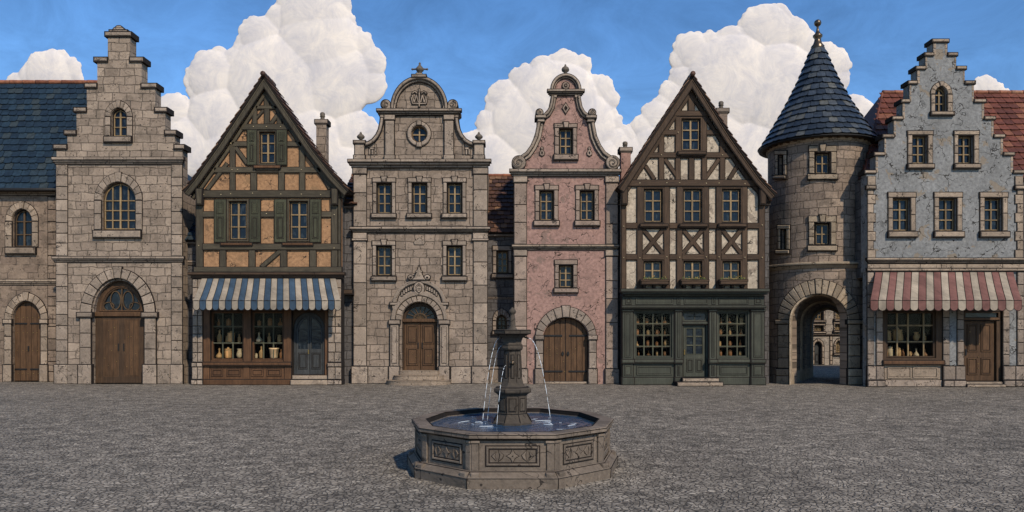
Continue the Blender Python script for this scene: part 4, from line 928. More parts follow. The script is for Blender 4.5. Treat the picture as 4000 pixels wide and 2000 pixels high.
# ================================================================== F  pink house with the curved gable
def house_pink():
    c = Ctx('plastered_house', 30.0, 2210, 'narrow pink plastered house with a curved scrolled gable and a round-arched plank gate', 'house'); YB = c.yb; CX = 2209.5
    T = 'trim_pink'
    window(c, 2184, 501, 2237, 605, 2, 3, (2167, 485, 2252), (2164, 607, 2256, 625), key=True, trim=T, frame='ink')
    window(c, 2107, 744, 2163, 862, 2, 3, (2091, 726, 2179), (2086, 865, 2183, 882), key=True, trim=T, frame='ink')
    window(c, 2265, 744, 2321, 862, 2, 3, (2249, 726, 2336), (2246, 865, 2341, 882), key=True, trim=T, frame='ink')
    window(c, 2183, 1035, 2238, 1125, 2, 3, (2168, 1017, 2253), (2165, 1128, 2256, 1143), trim=T, frame='ink')
    sh = [(2385, 672), (2385, 640), (2372, 606), (2344, 566), (2325, 508), (2319, 470), (2322, 455), (2300, 449), (2277, 424), (2268, 377), (2262, 366)]
    dome = [(CX+54*math.cos(math.pi*i/20), 356-62*math.sin(math.pi*i/20)) for i in range(21)]
    wl = [(2008, YB+1), (2415, YB+1), (2415, 672)]+sh+dome+mir(sh, CX)+[(2008, 672)]
    op = archp(2122, 2299, 1240, 1322, YB); c.holes.append(op); d = MB(c); planks(d, 2124, 2297, 1242, 1322, YB-7, 8, -.17, 'door_wood')
    d.box(2208.5, 1243, 2211.5, YB-9, -.16, -.2, 'ink', 0)
    studs(d, [(2128+RN.uniform(0, 160), RN.uniform(1280, 1480)) for _ in range(22)], -.155, 'brass', 1.5); dd = d.build('door')
    for y in (1312, 1452):
        for a, b in ((2125, 2199), (2222, 2296)):
            if y == 1312: a, b = a+2, b-2
            h = MB(c); h.box(a, y-4, b, y+3, -.145, -.18, 'iron', .005); h.build('hinge', dd)
    for x in (2199, 2220): h = MB(c); h.trim(ell(x, 1382, 5, 9, 12), -.13, -.18, 'iron', .01, 0); h.build('handle', dd)
    s = MB(c); voussoirs(s, CX+.5, 1318, 90, 79, 118, 119, 11, .08, 'trim_grey')
    for a, b in ((2093, 2120.5), (2300.5, 2328)):
        s.trim(rect(a-3, 1311, b+3, 1326), .13, -.02, 'trim_grey', .02, 3); stones(s, a, b, 1328, 1440, 55, .08, 'trim_grey'); s.trim(rect(a-3, 1442, b+3, YB-1), .12, -.02, 'trim_grey', .02, 3)
    s.trim(rect(2122, YB-9, 2299, YB-1), .03, -.4, 'trim_warm', .01, 1); s.build('door_surround', dd)
    k = MB(c); course(k, 1991, 2424, 664, 689, .2, 'trim'); k.build('cornice')
    k = MB(c); course(k, 2000, 2418, 957, 976, .14, 'trim_warm'); k.build('string_course')
    for a, b in ((2009, 2056), (2367, 2413)):
        k = MB(c); stones(k, a, b, 717, 955, 80, .06, 'trim_pink'); k.trim(rect(a-3, 691, b+3, 713), .09, -.02, 'trim', .02, 2.5); k.trim(rect(a-2, 978, b+2, 1000), .09, -.02, 'trim', .02, 2.5)
        stones(k, a, b, 1003, 1440, 88, .06, 'trim_pink'); k.trim(rect(a-3, 1442, b+4, YB-1), .13, -.02, 'trim_grey', .02, 3); k.build('pilaster')
    for q in (0, 1):
        f_ = (lambda L: L) if not q else (lambda L: mir(L, CX)); sx = (lambda x: x) if not q else (lambda x: 2*CX-x)
        k = MB(c); scroll(k, sx(2027), 638, 26, .2, 'trim', 1 if not q else -1); k.build('volute')
        k = MB(c); L = f_([(2036, 611), (2056, 597), (2074, 571), (2090, 535), (2097, 500), (2100, 480)])
        for w0, w1, p in ((0, 10, .15), (12, 22, .08)):
            base = band(L, w0)[len(L):][::-1] if w0 else L; k.trim(band(base, w1-w0), p, -.4, 'trim', .02, 2.5)
        k.build('gable_coping')
        k = MB(c); a, b = sorted((sx(2092), sx(2131))); k.trim(rect(a, 456, b, 465), .22, -.42, 'trim', .02, 3); a, b = sorted((sx(2099), sx(2126))); k.trim(rect(a, 466, b, 479), .16, -.4, 'trim', .02, 2.5)
        scroll(k, sx(2107), 443, 13, .2, 'trim', 1 if not q else -1, 1.2); k.build('volute')
        k = MB(c); L = f_([(2120, 452), (2136, 440), (2147, 420), (2152, 398), (2154, 378)])
        for w0, w1, p in ((0, 8, .14), (9, 17, .08)):
            base = band(L, w0)[len(L):][::-1] if w0 else L; k.trim(band(base, w1-w0), p, -.4, 'trim', .02, 2.5)
        a, b = sorted((sx(2153), sx(2174))); k.trim(rect(a, 374, b, 383), .1, -.02, 'trim', .01, 2); k.build('gable_coping')
        k = MB(c); x = sx(2117); k.trim([(x, 583), (x+9, 596), (x+8, 606), (x, 611), (x-8, 606), (x-9, 596)], .05, 0, T, .015, 2.5); k.prism(ell(x, 598, 3.5, 6, 10), .052, 0, 'ink', 0)
        k.trim(ell(x, 580, 5, 5, 10), .05, 0, T, .01, 2.5); k.build('carved_drop')
    k = MB(c); course(k, 2138, 2281, 354, 374, .2, 'trim', L=80); k.build('cornice')
    k = MB(c); A = lambda a, b: [(CX+a*math.cos(math.pi*i/24), 354-b*math.sin(math.pi*i/24)) for i in range(25)]
    k.trim(A(58, 62)+A(50, 54)[::-1], .14, -.42, 'trim', .02, 3); k.trim(A(48, 52)+A(43, 47)[::-1], .07, -.02, T, .015, 2)
    k.trim(ell(CX, 336, 13, 14), .06, 0, T, .02, 3); k.prism(ell(CX, 336, 7, 8), .064, 0, 'ink', 0); k.trim(ell(CX, 336, 4, 4, 10), .08, 0, T, .01, 0)
    k.build('pediment')
    k = MB(c); k.trim([(CX, 404), (CX+13, 424), (CX, 445), (CX-13, 424)], .05, 0, T, .01, 3, holes=[[(CX, 413), (CX+7, 424), (CX, 436), (CX-7, 424)]]); k.prism([(CX, 413), (CX+7, 424), (CX, 436), (CX-7, 424)], .01, 0, 'ink', 0); k.build('diamond_vent')
    k = MB(c); k.lathe(c.pt(CX, 293, -.15), [(q_/c.k, z/c.k) for q_, z in ((13, 0), (12, 3), (6, 8), (5, 13), (14, 20), (15.5, 26), (13, 33), (6, 38), (3.5, 41), (4, 44), (1, 48))], 12, 'finial_stone'); k.build('finial')
    w_ = MB(c); w_.prism(wl, 0, -.45, 'plaster_pink', 0, holes=c.holes); sidewalls(w_, 2008, 2415, 680, 8, 'plaster_pink'); w_.build('wall')
    r = MB(c); r.prism([(2030, 690), (2395, 690), (2230, 460), (2190, 460)], -.47, -8, 'tile_dark', 0); r.build('roof')
house_pink()

# ================================================================== G  brown half-timbered shop
def house_brown():
    c = Ctx('half_timbered_shop', 29.5, 2705, 'cream and brown half-timbered shop above a dark green panelled shopfront', 'shop'); YB = c.yb
    G, GF = 'timber_brown', 'timber_brown_flat'
    path = [(2410, 740), (2480, 632), (2565, 500), (2698, 300), (2850, 540), (2964, 700), (3023, 764)]
    ro = gable_roof(c, path, G, 'tile_dark', GF)
    chimney(c, 2803, 2842, 424, 700, -1.5, 'trim_pink', parent=ro)
    wins = [(2514, 738, 2588, 870, 3), (2668, 738, 2742, 870, 3), (2819, 738, 2893, 870, 3), (2661, 464, 2736, 589, 3), (2513, 1020, 2586, 1094, 2), (2669, 1020, 2742, 1094, 2), (2821, 1020, 2892, 1094, 2)]
    for i, (x0, y0, x1, y1, r) in enumerate(wins):
        w_ = window(c, x0, y0, x1, y1, 2, r, frame='ink', rec=.05, bw=5)
        f = MB(c); f.prism(rect(x0-7, y0-7, x1+7, y1+6), .05, -.02, G, .01, holes=[rect(x0, y0, x1, y1)]); f.build('window_frame', w_)
        if i < 4: s = MB(c); s.trim(rect(x0-15, y1+8, x1+17, y1+17), .2, -.02, GF, .012, 3); s.trim(rect(x0-8, y1+18, x1+9, y1+23), .13, -.02, GF, .01, 2); s.build('sill', w_)
    ip = [q for q in band(path, 10)[len(path):][::-1] if 2430 < q[0] < 2983]; wl = [(2427, 1132), (2985, 1132), (2985, 744)]+ip[::-1]+[(2427, 726)]
    b = MB(c)
    def H(x0, x1, y0, y1, p=.075): b.trim(rect(x0, y0, x1, y1), p, -.02, GF, .012, 2.6)
    def Vt(x0, x1, y0, y1, p=.06): b.trim(rect(x0, y0, x1, y1), p, -.02, G, .012, 2.6)
    for a in ((2688, 2711, 345, 437), (2690, 2710, 617, 705), (2573, 2592, 525, 705), (2811, 2830, 535, 705), (2638, 2656, 455, 705), (2741, 2759, 455, 705)): Vt(*a)
    for x0, x1 in ((2427, 2444), (2488, 2508), (2593, 2614), (2643, 2663), (2748, 2767), (2797, 2816), (2898, 2917), (2963, 2985)): Vt(x0, x1, 727, 1130)
    H(2630, 2768, 436, 455, .085); H(2583, 2640, 510, 528); H(2757, 2812, 510, 528); H(2525, 2872, 598, 617); H(2427, 2985, 705, 728, .1)
    for s0, s1 in ((2444, 2488), (2508, 2593), (2614, 2643), (2663, 2748), (2767, 2797), (2816, 2898), (2917, 2963)):
        H(s0, s1, 873, 893); H(s0, s1, 995, 1015)
    for p, q in (((2596, 622), (2652, 701)), ((2808, 622), (2752, 701)), ((2521, 650), (2555, 701)), ((2883, 643), (2847, 701)), ((2470, 700), (2560, 555)), ((2838, 560), (2932, 700))): b.beam(p, q, 13, .05, G)
    for x0, x1 in ((2508, 2593), (2663, 2748), (2816, 2898)):
        b.beam((x0+2, 895), (x1-2, 993), 14, .045, G); b.beam((x1-2, 895), (x0+2, 993), 14, .055, G)
    pegs(b, [(x, y+RN.uniform(-3, 3)) for y in (716, 883, 1005) for x in (2435, 2498, 2603, 2653, 2757, 2806, 2907, 2974)]+[(2582, 607), (2820, 607), (2647, 519), (2750, 607), (2699, 360)], .11)
    b.build('timber_frame')
    for x in (2437, 2974):
        b = MB(c); b.trim([(x-9, 800), (x+9, 800), (x+11, 742), (x-11, 742)], .24, -.02, G, .02); b.build('bracket')
    w_ = MB(c); w_.prism(wl, 0, -.3, 'plaster_cream', 0, holes=c.holes); c.holes = []; sidewalls(w_, 2427, 2985, 735, 6.3, 'stone_grey'); w_.build('wall')
    # shopfront
    P = 'shop_green'
    f = MB(c); course(f, 2420, 2992, 1131, 1157, .42, P, ((0, .4, 1.), (.4, .72, .8), (.72, 1., .5)), 600)
    f.trim(rect(2430, 1158, 2981, 1196), .12, -.3, P, .01, 3); course(f, 2426, 2984, 1196, 1209, .26, P, ((0, .55, 1.), (.55, 1., .7)), 600)
    for a, b_ in ((2440, 2466), (2480, 2628), (2640, 2656), (2668, 2762), (2776, 2792), (2802, 2920), (2942, 2972)): panel(f, a, 1163, b_, 1191, .12, P, 4, .02, b_-a < 40)
    for a, b_ in ((2431, 2471), (2636, 2661), (2769, 2795), (2932, 2982)):
        f.trim(rect(a, 1210, b_, 1404), .1, -.3, P, .015, 3); panel(f, a+7, 1221, b_-7, 1396, .1, P, 3, .018, False); f.trim(rect(a, 1418, b_, 1474), .12, -.3, P, .015, 3); panel(f, a+6, 1425, b_-6, 1468, .12, P, 3, .018, False)
        f.trim(rect(a-3, 1209, b_+3, 1216), .15, -.1, P, .01, 2); f.trim(rect(a-3, 1405, b_+3, 1417), .2, -.02, P, .02, 3); f.trim(rect(a-3, 1475, b_+3, YB-1), .18, -.3, P, .02, 3)
    for a, b_ in ((2474, 2633), (2798, 2929)):
        f.trim(rect(a, 1404, b_, 1416), .15, -.3, P, .02, 3); f.trim(rect(a, 1418, b_, 1474), .04, -.3, P, .01, 2); f.trim(rect(a, 1475, b_, YB-1), .1, -.3, P, .02, 3)
        panel(f, a+11, 1428, b_-9, 1466, .04, P, 4, .025, False)
        f.prism(rect(a-3, 1209, b_+3, 1404), .02, -.3, P, .01, holes=[rect(a+7, 1218, b_-8, 1397)])
    f.build('shop_front')
    ws = {'left': (2481, 2625, (2517, 2552, 2588), 4), 'right': (2805, 2921, (2843, 2882), 3)}; rows = (1264, 1309, 1353); nm = {4: ['far left', 'second', 'third', 'far right'], 3: ['left', 'middle', 'right']}
    kin = ['bottle', 'jar', 'flask', 'jug', 'canister']
    for side, (x0, x1, xs, n) in ws.items():
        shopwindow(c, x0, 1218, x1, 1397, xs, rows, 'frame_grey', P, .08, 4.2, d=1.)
        ed = [x0]+list(xs)+[x1]
        for r, y in enumerate(list(rows)+[1391]):
            for k in range(n):
                kd = kin[(r*3+k*2+(side == 'left')) % 5]; cx = (ed[k]+ed[k+1])/2+RN.uniform(-5, 5)
                mt = ('goods_brown', 'goods_brown', 'goods_tan')[(r+k) % 3]
                goods(c, kd, cx, y, RN.uniform(17, 25), -.34, mt, '%s %s, %s pane of %s row, %s window of dark green shopfront' % (MATN[mt], kd, nm[n][k], ('top', 'second', 'third', 'bottom')[r], side), 'vessels displayed in the dark green shopfront', kd)
    # door
    f = MB(c); f.prism(rect(2661, 1209, 2769, 1476), -.06, -.4, P, .01, holes=[rect(2671, 1268, 2759, 1474), [(2677, 1250), (2755, 1250), (2761, 1236), (2755, 1224), (2677, 1224), (2671, 1236)]])
    f.trim(rect(2664, 1257, 2766, 1266), .02, -.1, P, .012, 2.5); f.trim(rect(2664, 1210, 2766, 1217), 0, -.1, P, .01, 2); fo = f.build('door_frame')
    g = MB(c); g.prism(rect(2670, 1222, 2762, 1252), -.12, -.13, 'pane', 0); g.build('fanlight_pane', fo); g = MB(c); g.box(2714, 1222, 2718, 1252, -.1, -.12, P, .004); g.box(2690, 1235, 2742, 1238, -.1, -.12, P, .004); g.build('fanlight_tracery', fo)
    d = MB(c); gh = [rect(2684, 1283, 2711, 1383), rect(2720, 1283, 2747, 1383)]; d.prism(rect(2673, 1270, 2758, 1473), -.12, -.18, P, .012, holes=gh)
    for a, b_ in ((2684, 2711), (2720, 2747)):
        for y in (1314, 1349): d.box(a-1, y-2.2, b_+1, y+2.2, -.125, -.16, 'frame_grey', .004)
        d.prism(inset(rect(a, 1283, b_, 1383), -2), -.105, -.13, 'frame_grey', .005, holes=[rect(a, 1283, b_, 1383)]); panel(d, a, 1402, b_, 1455, -.12, P, 3, .02)
    dd = d.build('door'); g = MB(c); g.prism(rect(2680, 1280, 2750, 1386), -.16, -.168, 'pane', 0); g.build('pane', dd)
    h = MB(c); h.box(2674, 1366, 2678, 1386, -.07, -.13, 'brass', .004); h.build('handle', dd)
    s = MB(c); s.trim(rect(2658, 1476, 2796, 1488), .45, -.4, 'trim_warm', .02, 2); s.build('step'); s = MB(c); s.trim(rect(2630, 1489, 2802, YB-1), .8, -.4, 'trim_warm', .02, 2); s.build('step')
    # flower boxes hung under the small windows
    for i, (x0, x1, wh) in enumerate(((2500, 2604, 'left'), (2656, 2758, 'middle'), (2806, 2908, 'right'))):
        q = c.pt((x0+x1)/2, 1112, 0); cc = Sub(c, lambda x, y, p, q=q, xm=(x0+x1)/2: ((x-xm)/c.k, -p, (1112-y)/c.k), c.k)
        e = D.objects.new('flower_box', None); COL.objects.link(e); e.location = Vector(c.root.location)+Vector(q); cc.root = e
        tag(e, 'wooden flower box with small blooms, %s of three above the dark green shopfront' % wh, 'flower box', 'flower boxes over the green shopfront')
        m = MB(cc); m.trim(rect(x0, 1098, x1, 1112), .34, .1, GF, .012, 2.6); m.trim(rect(x0-3, 1095, x1+3, 1100), .36, .09, GF, .01, 2)
        for x in (x0+14, (x0+x1)/2, x1-14): m.trim(rect(x-4, 1113, x+4, 1124), .2, .02, G, .01, 2)
        m.build('box')
        m = MB(cc)
        for _ in range(170):
            x = RN.uniform(x0+4, x1-4); y = 1096-abs(RN.gauss(0, 7)); p = RN.uniform(.12, .34); r = RN.uniform(.015, .035); P0 = Vector(cc.pt(x, y, p)); a = Vector((RN.uniform(-1, 1), RN.uniform(-1, 1), RN.uniform(-1, 1))).normalized(); b2 = a.orthogonal().normalized()
            m.raw([P0-a*r, P0+b2*r*.5, P0+a*r, P0-b2*r*.5], [(0, 1, 2, 3)], 'leaf')
        m.build('foliage')
        m = MB(cc)
        for _ in range(9): P0 = cc.pt(RN.uniform(x0+6, x1-6), 1094-RN.uniform(0, 14), RN.uniform(.2, .34)); m.lathe(P0, [(.001, -.015), (.02, 0), (.001, .015)], 6, 'flower')
        m.build('blooms')
house_brown()
# ================================================================== round tower with the archway
def tower():
    AX, AY = 3194, 31.3; xr = (AX-2000)*AY/F
    c = Ctx('round_tower', AY, AX, 'round stone gate tower with a conical slate roof and an arched passage', 'tower', loc=(xr, AY, 0)); YB = 1501
    RU, RL = 1.93, 2.03
    def wrap(Rd):
        def pt(x, y, p):
            px = (x-2000)/F; ph = 0
            for _ in range(12):
                Yd = AY-Rd*math.cos(ph); sv = max(-.999, min(.999, (px*Yd-xr)/Rd)); ph = ph*.3+.7*math.asin(sv)
            Yd = AY-Rd*math.cos(ph); z = HC+(HY-y)*Yd/F; r = Rd+p; return (r*math.sin(ph), -r*math.cos(ph), z)
        return pt
    U = Sub(c, wrap(RU), 102.); Lw = Sub(c, wrap(RL), 102.); T = 'trim_tower'
    zs = HC+(HY-1030)*AY/F*.94; zt = HC+(HY-560)*AY/F
    zb = U.pt(AX, 1032, 0)[2]; zt = U.pt(AX, 540, 0)[2]
    def shell(R_, z0, z1, th, mat, name, cutters):
        m = MB(c); n = 72; vs = []; fs = []
        for r in (R_, R_-th):
            for z in (z0, z1):
                vs += [(r*math.sin(2*math.pi*i/n), -r*math.cos(2*math.pi*i/n), z) for i in range(n)]
        for i in range(n):
            j = (i+1) % n; fs += [(i, j, n+j, n+i), (2*n+j, 2*n+i, 3*n+i, 3*n+j), (n+i, n+j, 3*n+j, 3*n+i), (j, i, 2*n+i, 2*n+j)]
        m.raw(vs, fs, mat); o = m.build(name); cut = []
        for k in cutters:
            k.parent = c.root; md = o.modifiers.new('b', 'BOOLEAN'); md.operation = 'DIFFERENCE'; md.solver = 'EXACT'; md.object = k
        bpy.context.view_layer.update(); dg = bpy.context.evaluated_depsgraph_get(); me = D.meshes.new_from_object(o.evaluated_get(dg))
        o.modifiers.clear(); o.data = me
        for k in cutters: D.objects.remove(k)
        return o
    cu = []
    def cutter(sub, poly, deep=-.9, pf=.4):
        # subdivide for the curved surface
        m = MB(sub); m.prism(poly, pf, deep, 'interior', 0); return m.build('cut')
    def win(sub, x0, y0, x1, y1, sur, sill, cols=2):
        cu_ = cutter(sub, rect(x0, y0, x1, y1), -.3)
        window(sub, x0, y0, x1, y1, cols, 2, sur, sill, key=cols == 2, trim=T, frame='ink', hole=False, sp=.07, rec=.14); return cu_
    cu_u = [win(U, 3182, 595, 3244, 679, (3162, 572, 3264), (3158, 684, 3266, 702)), win(U, 3181, 870, 3243, 957, (3161, 846, 3263), (3158, 962, 3264, 980)),
            win(U, 3042, 606, 3062, 684, (3032, 590, 3074), (3030, 688, 3076, 698), 1), win(U, 3052, 896, 3074, 974, (3042, 880, 3087), (3040, 978, 3089, 990), 1)]
    shell(RU, zb-.02, zt, .5, 'stone_tower', 'wall', cu_u)
    AP = archp(3084, 3310, 1147, 1252, 1560, 24)
    A2 = []
    k = cutter(Lw, AP, -.8)
    Y0, Y1 = AY-RL+.33, 34.4
    def ring(t):
        Y = Y0+(Y1-Y0)*t; s_ = t
        xl = 3084+(3172-3084)*s_; xr_ = 3312+(3298-3312)*s_; yt = 1147+(1206-1147)*s_; ys = 1252+(1268-1252)*s_
        X0 = (xl-2000)*Y/F-xr; X1 = (xr_-2000)*Y/F-xr; zt_ = HC+(HY-yt)*Y/F; zs_ = HC+(HY-ys)*Y/F; cx = (X0+X1)/2; a = (X1-X0)/2
        return [(X0, Y-AY, 0), (X0, Y-AY, zs_*.5)]+[(cx-a*math.cos(math.pi*i/16), Y-AY, zs_+(zt_-zs_)*math.sin(math.pi*i/16)) for i in range(17)]+[(X1, Y-AY, zs_*.5), (X1, Y-AY, 0)]
    m = MB(c); ra, rb = ring(.25), ring(1.02); ra = [(x, y, z if z > .01 else -.3) for x, y, z in ra]; rb = [(x, y, z if z > .01 else -.3) for x, y, z in rb]; n = len(ra)
    m.raw(ra+rb, [tuple(range(n)), tuple(range(2*n-1, n-1, -1))]+[(j, n+j, n+(j+1) % n, (j+1) % n) for j in range(n)], 'interior'); k2 = m.build('cut')
    import bmesh
    bm = bmesh.new(); bm.from_mesh(k2.data); bmesh.ops.recalc_face_normals(bm, faces=bm.faces); bm.to_mesh(k2.data); bm.free()
    shell(RL, -.0, zb, .5, 'stone_tower', 'wall', [k, k2])
    # arch stones
    s = MB(Lw); voussoirs(s, 3197, 1250, 113, 102.5, 155, 157, 17, .07, T, 1.06)
    for a, b in ((3043, 3082.5), (3311.5, 3356)):
        s.trim(rect(a-6, 1250, b+5, 1265), .13, -.05, T, .02, 3); stones(s, a, b, 1267, 1438, 42, .07, T); stones(s, a-3, b+3, 1440, YB+2, 32, .12, T)
    s.build('arch_surround')
    # string course and eave ring
    m = MB(c); m.lathe((0, 0, zb), [(RL, -.16), (RL+.07, -.14), (RL+.09, -.05), (RL+.16, -.03), (RL+.17, .04), (RL+.15, .07), (RU-.02, .1)], 72, T)
    m.lathe((0, 0, zb-.03), [(RL+.02, .005), (RL+.165, .005), (RL+.165, -.012), (RL+.02, -.012)], 72, 'ink'); m.build('string_course')
    m = MB(c); ze = HC+(HY-578)*AY/F
    m.lathe((0, 0, ze), [(RU-.1, -.16), (RU+.06, -.14), (RU+.08, -.02), (RU+.02, .1)], 72, T)
    for i in range(40):
        a = 2*math.pi*i/40; vs = []
        for r, z in ((RU, -.1), (RU+.22, -.06), (RU+.22, .03), (RU, .03)):
            for da in (-.03, .03): vs.append((r*math.sin(a+da), -r*math.cos(a+da), ze+z))
        m.raw(vs, [(0, 1, 3, 2), (2, 3, 5, 4), (0, 2, 4, 6), (1, 7, 5, 3), (4, 5, 7, 6)], 'timber_brown')
    m.build('eave_course')
    # conical roof of real slates
    prof = [(578, 219), (560, 207), (530, 188), (487, 163), (431, 130), (375, 101), (320, 74), (250, 46), (191, 24)]
    pz = [(hw*AY/F, HC+(HY-y)*AY/F) for y, hw in prof]
    m = MB(c); m.lathe((0, 0, 0), [(pz[0][0]-.22, pz[0][1]+.0)]+[(r-.02, z) for r, z in pz], 64, 'ink')
    m.lathe((0, 0, 0), [(pz[0][0]-.03, pz[0][1]-.05), (pz[0][0]+.015, pz[0][1]-.04), (pz[0][0]+.01, pz[0][1]), (pz[0][0]-.2, pz[0][1])], 64, 'iron')
    L = [0]
    for i in range(1, len(pz)): L.append(L[-1]+math.hypot(pz[i][0]-pz[i-1][0], pz[i][1]-pz[i-1][1]))
    def at(t):
        t = max(0, min(L[-1], t))
        for i in range(1, len(L)):
            if t <= L[i]+1e-9:
                q = (t-L[i-1])/(L[i]-L[i-1]); r = pz[i-1][0]+(pz[i][0]-pz[i-1][0])*q; z = pz[i-1][1]+(pz[i][1]-pz[i-1][1])*q
                dr = pz[i][0]-pz[i-1][0]; dz = pz[i][1]-pz[i-1][1]; l = math.hypot(dr, dz); return r, z, dz/l, -dr/l
    rows = 15; th = L[-1]/rows
    for r in range(rows):
        R0 = at(r*th)[0]; n = max(9, int(2*math.pi*R0/.33))
        for i in range(n):
            a0 = 2*math.pi*(i+(r % 2)*.5+.02)/n; a1 = 2*math.pi*(i+(r % 2)*.5+.98)/n; j = RN.uniform(-.02, .02); vs = []
            for lay in (0, -.03):
                for v, e in ((0, .12), (.1, 0), (.55, 0), (1.1, 0)):
                    rr, z, nr, nz = at(r*th+v*th+(j if v < .2 else 0)); h = .06*(1-v)+.012+lay
                    for q in (0+e, .5, 1-e):
                        a = a0+(a1-a0)*q; vs.append(((rr+nr*h)*math.sin(a), -(rr+nr*h)*math.cos(a), z+nz*h-(.012 if v == 0 and q == .5 else 0)))
            fs = []
            for y in range(3):
                for x in range(2): fs.append((y*3+x, y*3+x+1, (y+1)*3+x+1, (y+1)*3+x))
            fs += [(12, 13, 1, 0), (13, 14, 2, 1), (0, 3, 15, 12), (3, 6, 18, 15), (14, 17, 5, 2), (17, 20, 8, 5)]
            m.raw(vs, fs, 'slate_tower', RN.random()**1.2 if RN.random() < .92 else 1.)
    ro = m.build('roof')
    m = MB(c); k = AY/F; z0 = HC+(HY-194)*k
    m.lathe((0, 0, z0), [(r*k, z*k) for r, z in ((25, 0), (27, 3), (24, 8), (25, 12), (17, 22), (13, 34), (12, 42), (18, 50), (18, 56), (11, 62), (6, 72), (4, 86), (5, 90), (11, 95), (14, 103), (12, 111), (6, 116), (1, 118))], 24, 'bronze'); m.build('finial', ro)
    # vaulted passage running back and to the right
    m = MB(c); ns = 12
    rs = [ring(i/ns) for i in range(ns+1)]; n = len(rs[0]); vs = [p for r in rs for p in r]
    m.raw(vs, [(i*n+j, (i+1)*n+j, (i+1)*n+j+1, i*n+j+1) for i in range(ns) for j in range(n-1)], 'stone_rough', smooth=False)
    for t0, t1, g_ in ((0.0, .06, .05), (.48, .54, .05), (.93, 1., .06)):   # ribs
        a, b = ring(t0), ring(t1); q = len(a)
        def inn(r, g): cx = (r[0][0]+r[-1][0])/2; return [(x+(g if x < cx-.01 else -g if x > cx+.01 else 0), y, z-(g if z > r[2][2]-.01 else 0)) for x, y, z in r]
        a2, b2 = inn(a, g_), inn(b, g_); V = a+a2+b2+b; F_ = []
        for j in range(q-1): F_ += [(j, q+j, q+j+1, j+1), (q+j, 2*q+j, 2*q+j+1, q+j+1), (2*q+j, 3*q+j, 3*q+j+1, 2*q+j+1)]
        m.raw(V, F_, T)
    # skirting stones
    for i in range(6):
        t0, t1 = .05+i*.15, .05+(i+1)*.15-.015; a, b = ring(t0), ring(t1)
        for sd, g_ in ((0, .06), (-1, -.06)):
            A, B = Vector(a[sd]), Vector(b[sd]); vs = []
            for P in (A, B): vs += [P, P+Vector((g_, 0, 0)), P+Vector((g_, 0, .42)), P+Vector((0, 0, .45))]
            m.raw(vs, [(0, 1, 2, 3), (4, 7, 6, 5), (1, 5, 6, 2), (2, 6, 7, 3)], T)
    # mass of masonry above and beside the passage
    b = ring(1.); z = b[10][2]
    m.raw([(b[0][0]-2.3, Y1-AY, 0), (b[0][0], Y1-AY, 0), (b[0][0], Y1-AY, 5.2), (b[0][0]-2.3, Y1-AY, 5.2)], [(0, 1, 2, 3)], 'stone_rough')
    m.raw([(b[-1][0], Y1-AY, 0), (b[-1][0]+3.3, Y1-AY, 0), (b[-1][0]+3.3, Y1-AY, 5.2), (b[-1][0], Y1-AY, 5.2)], [(0, 1, 2, 3)], 'stone_rough')
    for j in range(2, 18): p, q = b[j], b[j+1]; m.raw([p, q, (q[0], q[1], 5.2), (p[0], p[1], 5.2)], [(0, 1, 2, 3)], 'stone_rough')
    m.build('passage')
tower()

# ================================================================== far house seen through the arch
def far_house():
    c = Ctx('courtyard_house', 46.5, 3235, 'pale stone house across the yard seen through the tower archway', 'house'); YB = c.yb; T = 'trim_warm'
    for x0, x1, y0, y1 in ((3181, 3216, 1272, 1296), (3181, 3216, 1210, 1252), (3262, 3288, 1266, 1292), (3264, 3290, 1210, 1248), (3120, 3150, 1272, 1296), (3322, 3348, 1272, 1296), (3181, 3216, 1140, 1178), (3264, 3290, 1140, 1178)):
        window(c, x0, y0, x1, y1, 2, 2, (x0-5, y0-6, x1+5), (x0-6, y1+1, x1+6, y1+5), trim=T, bw=2, frame='frame_brown')
    op = archp(3180, 3209, 1334, 1352, YB); c.holes.append(op); d = MB(c); d.prism(op, -.15, -.3, 'door_slate', .01); panel(d, 3184, 1382, 3205, 1418, -.15, 'door_slate', 2); dd = d.build('door')
    s = MB(c); voussoirs(s, 3194.5, 1352, 15.5, 19, 22, 27, 9, .08, T); stones(s, 3172, 3179, 1353, YB-1, 24, .08, T); stones(s, 3210, 3217, 1353, YB-1, 24, .08, T); s.build('door_surround', dd)
    window(c, 3264, 1332, 3290, 1380, 2, 3, (3257, 1324, 3296), (3256, 1382, 3297, 1386), ys=1350, trim=T, bw=2)
    k = MB(c); course(k, 3050, 3420, 1306, 1312, .1, T); k.build('string_course')
    k = MB(c)
    for x in (3246,): stones(k, x-4, x+4, 1314, YB-1, 20, .05, T)
    k.build('pilaster')
    w_ = MB(c); w_.prism(rect(2990, 1060, 3480, YB+1), 0, -.4, 'stone_far', 0, holes=c.holes); sidewalls(w_, 2990, 3480, 1070, 6, 'stone_far'); w_.build('wall')
    r = MB(c); r.prism([(2980, 1060), (3490, 1060), (3470, 1000), (3000, 1000)], .3, -6.5, 'tile_dark', 0); r.build('roof')
far_house()

